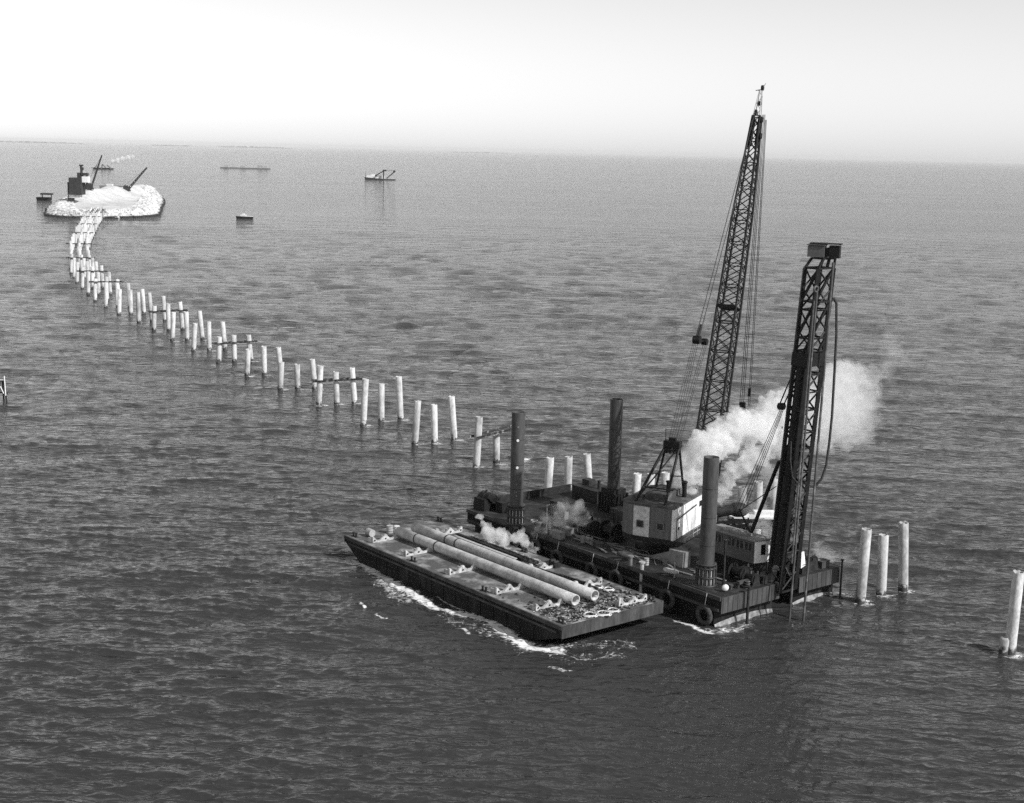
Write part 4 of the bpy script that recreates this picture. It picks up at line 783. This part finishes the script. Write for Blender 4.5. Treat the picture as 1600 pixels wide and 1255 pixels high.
def icrane(b, t, Y, label, thick, body):
    e = empty('island_crane', aty(b[0], b[1], Y), label, 'crane'); mb = MB(); A = aty(*b, Y); T = aty(*t, Y); d_ = (T - A).normalized(); a1 = Vector((0, 1, 0)); b1 = d_.cross(a1)
    truss(mb, A, T, (thick, thick), (thick * .5, thick * .5), a1, b1, 9, .28, .2); mb.build('boom', M['plant'], e)
    mb = MB(); mb.box(A + ZZ * .6 - X1 * 2, (6, 4, 3.4)); mb.box(A - ZZ * 1.8 - X1 * 2, (7, 4.6, 1.4)); mb.box(A + ZZ * 2.6 - X1 * 2.6, (3.5, 3, 1)); mb.build('cab', M[body], e)
    mb = MB(); mb.tube(A + ZZ * 3 - X1 * 4, T, .12, 5); mb.build('cable', M['rope'], e)
icrane((143, 292), (159, 243), c.y + 60, 'far crane with thin raised boom beside the concrete plant', .55, 'plant')
icrane((201, 295), (229.5, 262), isl(205, 302, 9).y, 'island crane with thick slanting boom at the rocky right end', .9, 'plant')
ic = isl(205, 312, 9)
ib = empty('supply_barge', isl(70, 309, 0), 'small dark barge with raised platform moored left of the island', 'barge')
Yb = isl(68, 313, 0).y; kb = Yb / FPX
mb = MB(); q0 = aty(64, 311, Yb); mb.poly([q0 + Vector((x, 0, z)) for x, z in ((-5, 1.6), (-4, -2.4), (7, -2.4), (8, 1.6))], Y1 * 8); mb.build('hull', M['plant'], ib)
mb = MB(); q1 = aty(73, 303.2, Yb); mb.box(q1, (17 * kb, 7, 1.6)); mb.build('platform', M['plant'], ib)
mb = MB()
for x in (-4.5, 4.5): mb.bar(q1 + X1 * x, q1 + X1 * x - ZZ * 6, .8)
mb.build('support_post', M['plant'], ib)
# quay barge behind the mound
Yq = isl(170, 293, 0).y; q0 = aty(170, 293.5, Yq); kq = Yq / FPX; e = empty('quay_barge', q0, 'low dark barge with a white deckhouse moored behind the island', 'barge'); mb = MB()
mb.poly([q0 + Vector((x * kq, 0, z)) for x, z in ((-15, 2.5), (-13, -2.5), (16, -2.5), (18, 2.5))], Y1 * 14); mb.build('hull', M['grey'], e); mb = MB(); mb.box(q0 + Vector((0, 5, 3.6)), (9 * kq, 6, 2)); mb.build('deckhouse', M['white'], e)

# ------------------------------------------------------------------ boats
def boat(px, py, lenpx, label):
    p = at(px, py); k = p.y / FPX; Lb = lenpx * k; e = empty('motor_boat', p, label, 'boat')
    out = [(-.5, -.16, 0), (-.5, .16, 0), (.1, .19, 0), (.38, .1, 0), (.5, 0, 0), (.38, -.1, 0), (.1, -.19, 0)]
    P = [p + Vector((-x * Lb, y * Lb * .9, 1.3 + max(0, x) * 1.0)) for x, y, z in out]; Q = [p + Vector((-x * Lb * .93, y * Lb * .65, -.4)) for x, y, z in out]; n = len(P)
    mb = MB(); mb.add(P + Q, [(i, (i + 1) % n, n + (i + 1) % n, n + i) for i in range(n)] + [tuple(range(n))]); mb.build('hull', M['plant'], e)
    mb = MB(); mb.poly([p + Vector((-x * Lb, y * Lb * .5, 1.7)) for x, y in ((-.1, -.15), (-.1, .15), (.22, .12), (.22, -.12))], ZZ * 1.4); mb.box(p + Vector((-.05 * Lb, 0, 3.5)), (.14 * Lb, .12 * Lb, .9)); mb.box(p + Vector((.3 * Lb, 0, 1.8)), (.35 * Lb, .2 * Lb, .3)); mb.build('cabin', M['white'], e)
    mb = MB(); mb.tube(p + Vector((0, 0, 4.5)), p + Vector((0, 0, 7.5)), .12, 6); mb.build('mast', M['grey'], e)
boat(382, 341.5, 27, 'small white topped motor boat with a faint wake right of the island')
dr = at(593, 281); kd = dr.y / FPX; e = empty('dredger', dr, 'white dredger with dark gantry and slanting derrick on the open sea', 'ship')
def dpt(x, y): return aty(x, y, dr.y)
mb = MB(); mb.poly([dpt(x, y) for x, y in ((569, 277), (571, 283), (612, 283.5), (618, 280.5), (600, 280))], Y1 * 18); mb.build('hull', M['plant'], e)
mb = MB(); mb.box(dpt(586, 277.5) + Y1 * 9, (27 * kd, 10, 6 * kd)); mb.box(dpt(582, 274) + Y1 * 9, (5 * kd, 8, 2.6 * kd)); mb.build('deckhouse', M['white'], e)
mb = MB(); mb.bar(dpt(599, 283), dpt(599.5, 266), 2.2); mb.bar(dpt(598, 266.5), dpt(604, 266.5), 2.6); mb.bar(dpt(600, 267), dpt(586, 275), 1.8); mb.build('gantry', M['plant'], e)
mb = MB(); mb.bar(dpt(604, 279), dpt(617, 268), 1.8); mb.tube(dpt(616, 268) + Y1 * -1, dpt(616, 268) + Y1 * 2, 2.2, 10); mb.bar(dpt(600, 266.5), dpt(616, 267), .5); mb.bar(dpt(571.5, 277), dpt(571.5, 269), .7); mb.build('derrick', M['plant'], e)
def train(px, py, items, label, name, cat):
    p = at(px, py); e = empty(name, p, label, cat)
    x0, x1 = items['hull']; mb = MB(); a, b = aty(x0, py - .6, p.y), aty(x1, py - .6, p.y); mb.box((a + b) / 2, ((b - a).length, 16, 3)); mb.build('hull', M['grey'], e)
    for xa, xb, ya in items['white']: mb = MB(); q0 = aty((xa + xb) / 2, (ya + py - 2) / 2, p.y); kk = p.y / FPX; mb.box(q0, ((xb - xa) * kk, 10, (py - 2 - ya) * kk)); mb.build('cargo', M['lgrey'], e)
train(362, 263, {'hull': (345, 372), 'white': [(350, 357, 258.5)]}, 'faint distant barge with one white block, left of the pair', 'distant_barge', 'barge')
train(400, 264, {'hull': (373, 422), 'white': [(376, 384, 259.5), (403, 411, 258.5), (413, 418, 259.5)]}, 'faint distant barge with three white blocks, right of the pair', 'distant_barge', 'barge')
fp = at(163, 264.5); e = empty('distant_rig', fp, 'faint far work barge trailing white smoke behind the island', 'barge')
mb = MB(); mb.poly([aty(x, y, fp.y) for x, y in ((142, 262), (148, 265), (170, 265.5), (175, 263.5), (165, 262.5))], Y1 * 20); mb.build('hull', M['plant'], e)
mb = MB(); mb.bar(aty(158, 264, fp.y), aty(160, 257, fp.y), 2); mb.bar(aty(160, 257, fp.y), aty(165, 262, fp.y), 2); mb.bar(aty(167, 258, fp.y), aty(174, 264, fp.y), 2.4); mb.bar(aty(145, 263, fp.y), aty(152, 259, fp.y), 1.5); mb.build('derrick', M['grey'], e)
# far shore
mb = MB()
for x0, x1, hpx in ((-60, 130, 2.0), (235, 300, 1.6), (340, 455, 2.4), (700, 800, 1.2)):
    n = 40; Y = 26000.; yh = lambda x: 217.6 + x * .0231 + 4.6
    top = [aty(x0 + (x1 - x0) * i / n, yh(x0 + (x1 - x0) * i / n) - hpx * (.35 + .65 * random.random()) * math.sin(math.pi * min(1, max(0.02, i / n))) ** .5 - .8, Y) for i in range(n + 1)]
    bot = [Vector((q.x, q.y, -5)) for q in top]; nn = len(top)
    mb.add(top + bot + [q + Y1 * 900 for q in top] + [q + Y1 * 900 for q in bot], [(i, i + 1, nn + i + 1, nn + i) for i in range(nn - 1)] + [(i, i + 1, 2 * nn + i + 1, 2 * nn + i) for i in range(nn - 1)])
mb.build('hills', M['shore'])['kind'] = 'structure'

# ------------------------------------------------------------------ steam
def steam(name, puffs, dens, nsc, label, voxel=.35, fade=None, thr=(.25, .6)):
    mb = MB()
    for c_, r in puffs: mb.ball(c_, r, 12, 8)
    me = bpy.data.meshes.new(name); me.from_pydata(mb.v, [], mb.f); tmp = bpy.data.objects.new(name + '_t', me); COL.objects.link(tmp)
    md = tmp.modifiers.new('r', 'REMESH'); md.mode = 'VOXEL'; md.voxel_size = voxel
    dg = bpy.context.evaluated_depsgraph_get(); out = bpy.data.meshes.new_from_object(tmp.evaluated_get(dg)); bpy.data.objects.remove(tmp)
    c0 = puffs[0][0]; out.transform(Matrix.Translation(-c0)); o = bpy.data.objects.new(name, out); o.location = c0; COL.objects.link(o)
    # lumpy surface
    n = len(out.vertices); co = np.empty(n * 3); out.vertices.foreach_get('co', co); nr = np.empty(n * 3); out.vertices.foreach_get('normal', nr); co = co.reshape(-1, 3); nr = nr.reshape(-1, 3)
    from mathutils import noise as MN
    dd = np.array([MN.turbulence(Vector(co[i]) * (.6 / nsc), 4, False, amplitude_scale=.6, frequency_scale=2.1) for i in range(n)]); dd -= dd.mean() - .02
    co += nr * (dd * nsc * 1.3)[:, None]
    out.vertices.foreach_set('co', co.ravel()); out.update()
    m = bpy.data.materials.new(name + '_vapour'); m.use_nodes = True; t = m.node_tree; N = t.nodes; N.clear(); K = t.links.new
    v = N.new('ShaderNodeVolumePrincipled'); ou = N.new('ShaderNodeOutputMaterial'); K(v.outputs[0], ou.inputs['Volume']); v.inputs['Color'].default_value = (1, 1, 1, 1); v.inputs['Anisotropy'].default_value = -.1
    g = N.new('ShaderNodeTexCoord'); nn = N.new('ShaderNodeTexNoise'); nn.inputs['Scale'].default_value = .55 / nsc; nn.inputs['Detail'].default_value = 4; nn.inputs['Roughness'].default_value = .6; K(g.outputs['Object'], nn.inputs['Vector'])
    r = N.new('ShaderNodeMapRange'); r.inputs[1].default_value = thr[0]; r.inputs[2].default_value = thr[1]; r.inputs[3].default_value = 0; r.inputs[4].default_value = dens; K(nn.outputs['Fac'], r.inputs[0]); last = r.outputs[0]
    if fade:
        s = N.new('ShaderNodeSeparateXYZ'); K(g.outputs['Object'], s.inputs[0]); f = N.new('ShaderNodeMapRange'); f.inputs[1].default_value = fade[0] - c0.x; f.inputs[2].default_value = fade[1] - c0.x; f.inputs[3].default_value = 1; f.inputs[4].default_value = fade[2]; K(s.outputs['X'], f.inputs[0])
        x = N.new('ShaderNodeMath'); x.operation = 'MULTIPLY'; K(last, x.inputs[0]); K(f.outputs[0], x.inputs[1]); last = x.outputs[0]
    K(last, v.inputs['Density']); out.materials.clear(); out.materials.append(m); return tag(o, label, 'steam', kind='stuff')
def P_(lst, Y, grow=1.3):
    res = []
    for x, y, r in lst:
        c_ = aty(x, y, Y); k = Y / FPX * grow; res.append((c_, r * k))
        for _ in range(4): a = random.uniform(0, 6.28); res.append((c_ + Vector((math.cos(a) * r * k * .75, random.uniform(-.6, .6) * r * k, math.sin(a) * r * k * .75)), r * k * random.uniform(.3, .55)))
    return res
steam('steam_plume', P_([(1046, 780, 8), (1056, 774, 9), (1068, 780, 11), (1078, 768, 12), (1058, 758, 10), (1068, 745, 14), (1084, 748, 13)], 194.0, 1.05) + P_([(1074, 728, 17), (1082, 712, 21), (1090, 728, 18), (1102, 704, 26), (1118, 694, 24)], 195.0, 1.05)
      + P_([(1134, 682, 26), (1152, 670, 26), (1172, 668, 25), (1192, 668, 24)], 197.5, 1.05) + P_([(1210, 660, 26), (1224, 645, 28), (1216, 628, 14), (1240, 655, 32), (1262, 645, 38), (1290, 640, 42), (1315, 630, 44), (1338, 612, 32), (1352, 596, 22), (1330, 665, 30), (1318, 603, 26)], 201), 1.0, .8, 'thick white steam plume billowing from the crane house past the pile driver', fade=(aty(1130, 700, 203).x, aty(1345, 700, 203).x, .13))
steam('steam_jet', P_([(1128, 796, 4), (1130, 780, 6), (1134, 765, 8), (1140, 748, 10), (1150, 734, 12), (1164, 722, 14), (1182, 712, 14), (1202, 702, 15), (1222, 700, 15), (1235, 690, 14)], 197), 1.0, .8, 'narrow white steam jet rising just right of the nearest leg', fade=(aty(1145, 700, 197).x, aty(1240, 700, 197).x, .3))
steam('steam_wisp', P_([(1392, 545, 13), (1400, 560, 8), (1388, 572, 9), (1384, 585, 8), (1396, 525, 9), (1378, 600, 7)], 203), .09, 1.2, 'faint detached wisp of steam high to the right of the plume')
steam('steam_haze', P_([(1185, 800, 14), (1195, 830, 12), (1200, 770, 12), (1190, 850, 8), (1205, 740, 14)], 186), .16, 1.2, 'thin grey steam drifting between the cabin and the pile driver')
steam('steam_drift', P_([(1275, 858, 8), (1288, 864, 10), (1303, 872, 9), (1316, 880, 6)], 188), .2, 1.1, 'thin steam drifting over the water right of the pile driver foot')
steam('deck_steam', P_([(868, 800, 9), (880, 800, 16), (898, 806, 15), (905, 816, 10), (870, 820, 10), (857, 812, 9), (845, 830, 8), (836, 842, 8), (818, 846, 9), (920, 822, 7), (935, 826, 6), (950, 820, 5), (942, 838, 4)], 197.5), .40, 1.0, 'pale steam drifting low over the rig deck between the left legs', thr=(.42, .68))
steam('side_steam', P_([(755, 822, 6), (765, 830, 8), (775, 836, 10), (788, 840, 9), (752, 808, 4), (804, 842, 7), (820, 850, 7), (815, 834, 6), (834, 858, 6)], 193.5), 1.1, .7, 'bright white steam puff at the left corner of the rig')
fs = [(177, 253, 3), (184, 251.5, 3.5), (192, 249, 3.5), (200, 247, 3.2), (207, 245, 2.4)]
steam('distant_smoke', [(aty(x, y, fp.y), r * 1.25 * fp.y / FPX) for x, y, r in fs], .35, 2.2, 'small white smoke trail on the horizon behind the island', voxel=1.6)
build_sea()
# ------------------------------------------------------------------ haze
mb = MB(); mb.box((0, 0, 47), (118000, 118000, 104)); hz = mb.build('haze', M['grey']); hz.data.materials.clear()
m = bpy.data.materials.new('haze_air'); m.use_nodes = True; t = m.node_tree; t.nodes.clear(); v = t.nodes.new('ShaderNodeVolumePrincipled'); o_ = t.nodes.new('ShaderNodeOutputMaterial'); t.links.new(v.outputs[0], o_.inputs['Volume'])
v.inputs['Color'].default_value = (1, 1, 1, 1); v.inputs['Density'].default_value = 1.3e-5; v.inputs['Anisotropy'].default_value = 0.0
hz.data.materials.append(m); tag(hz, 'pale sea haze filling the air out to the horizon', 'haze', kind='stuff')
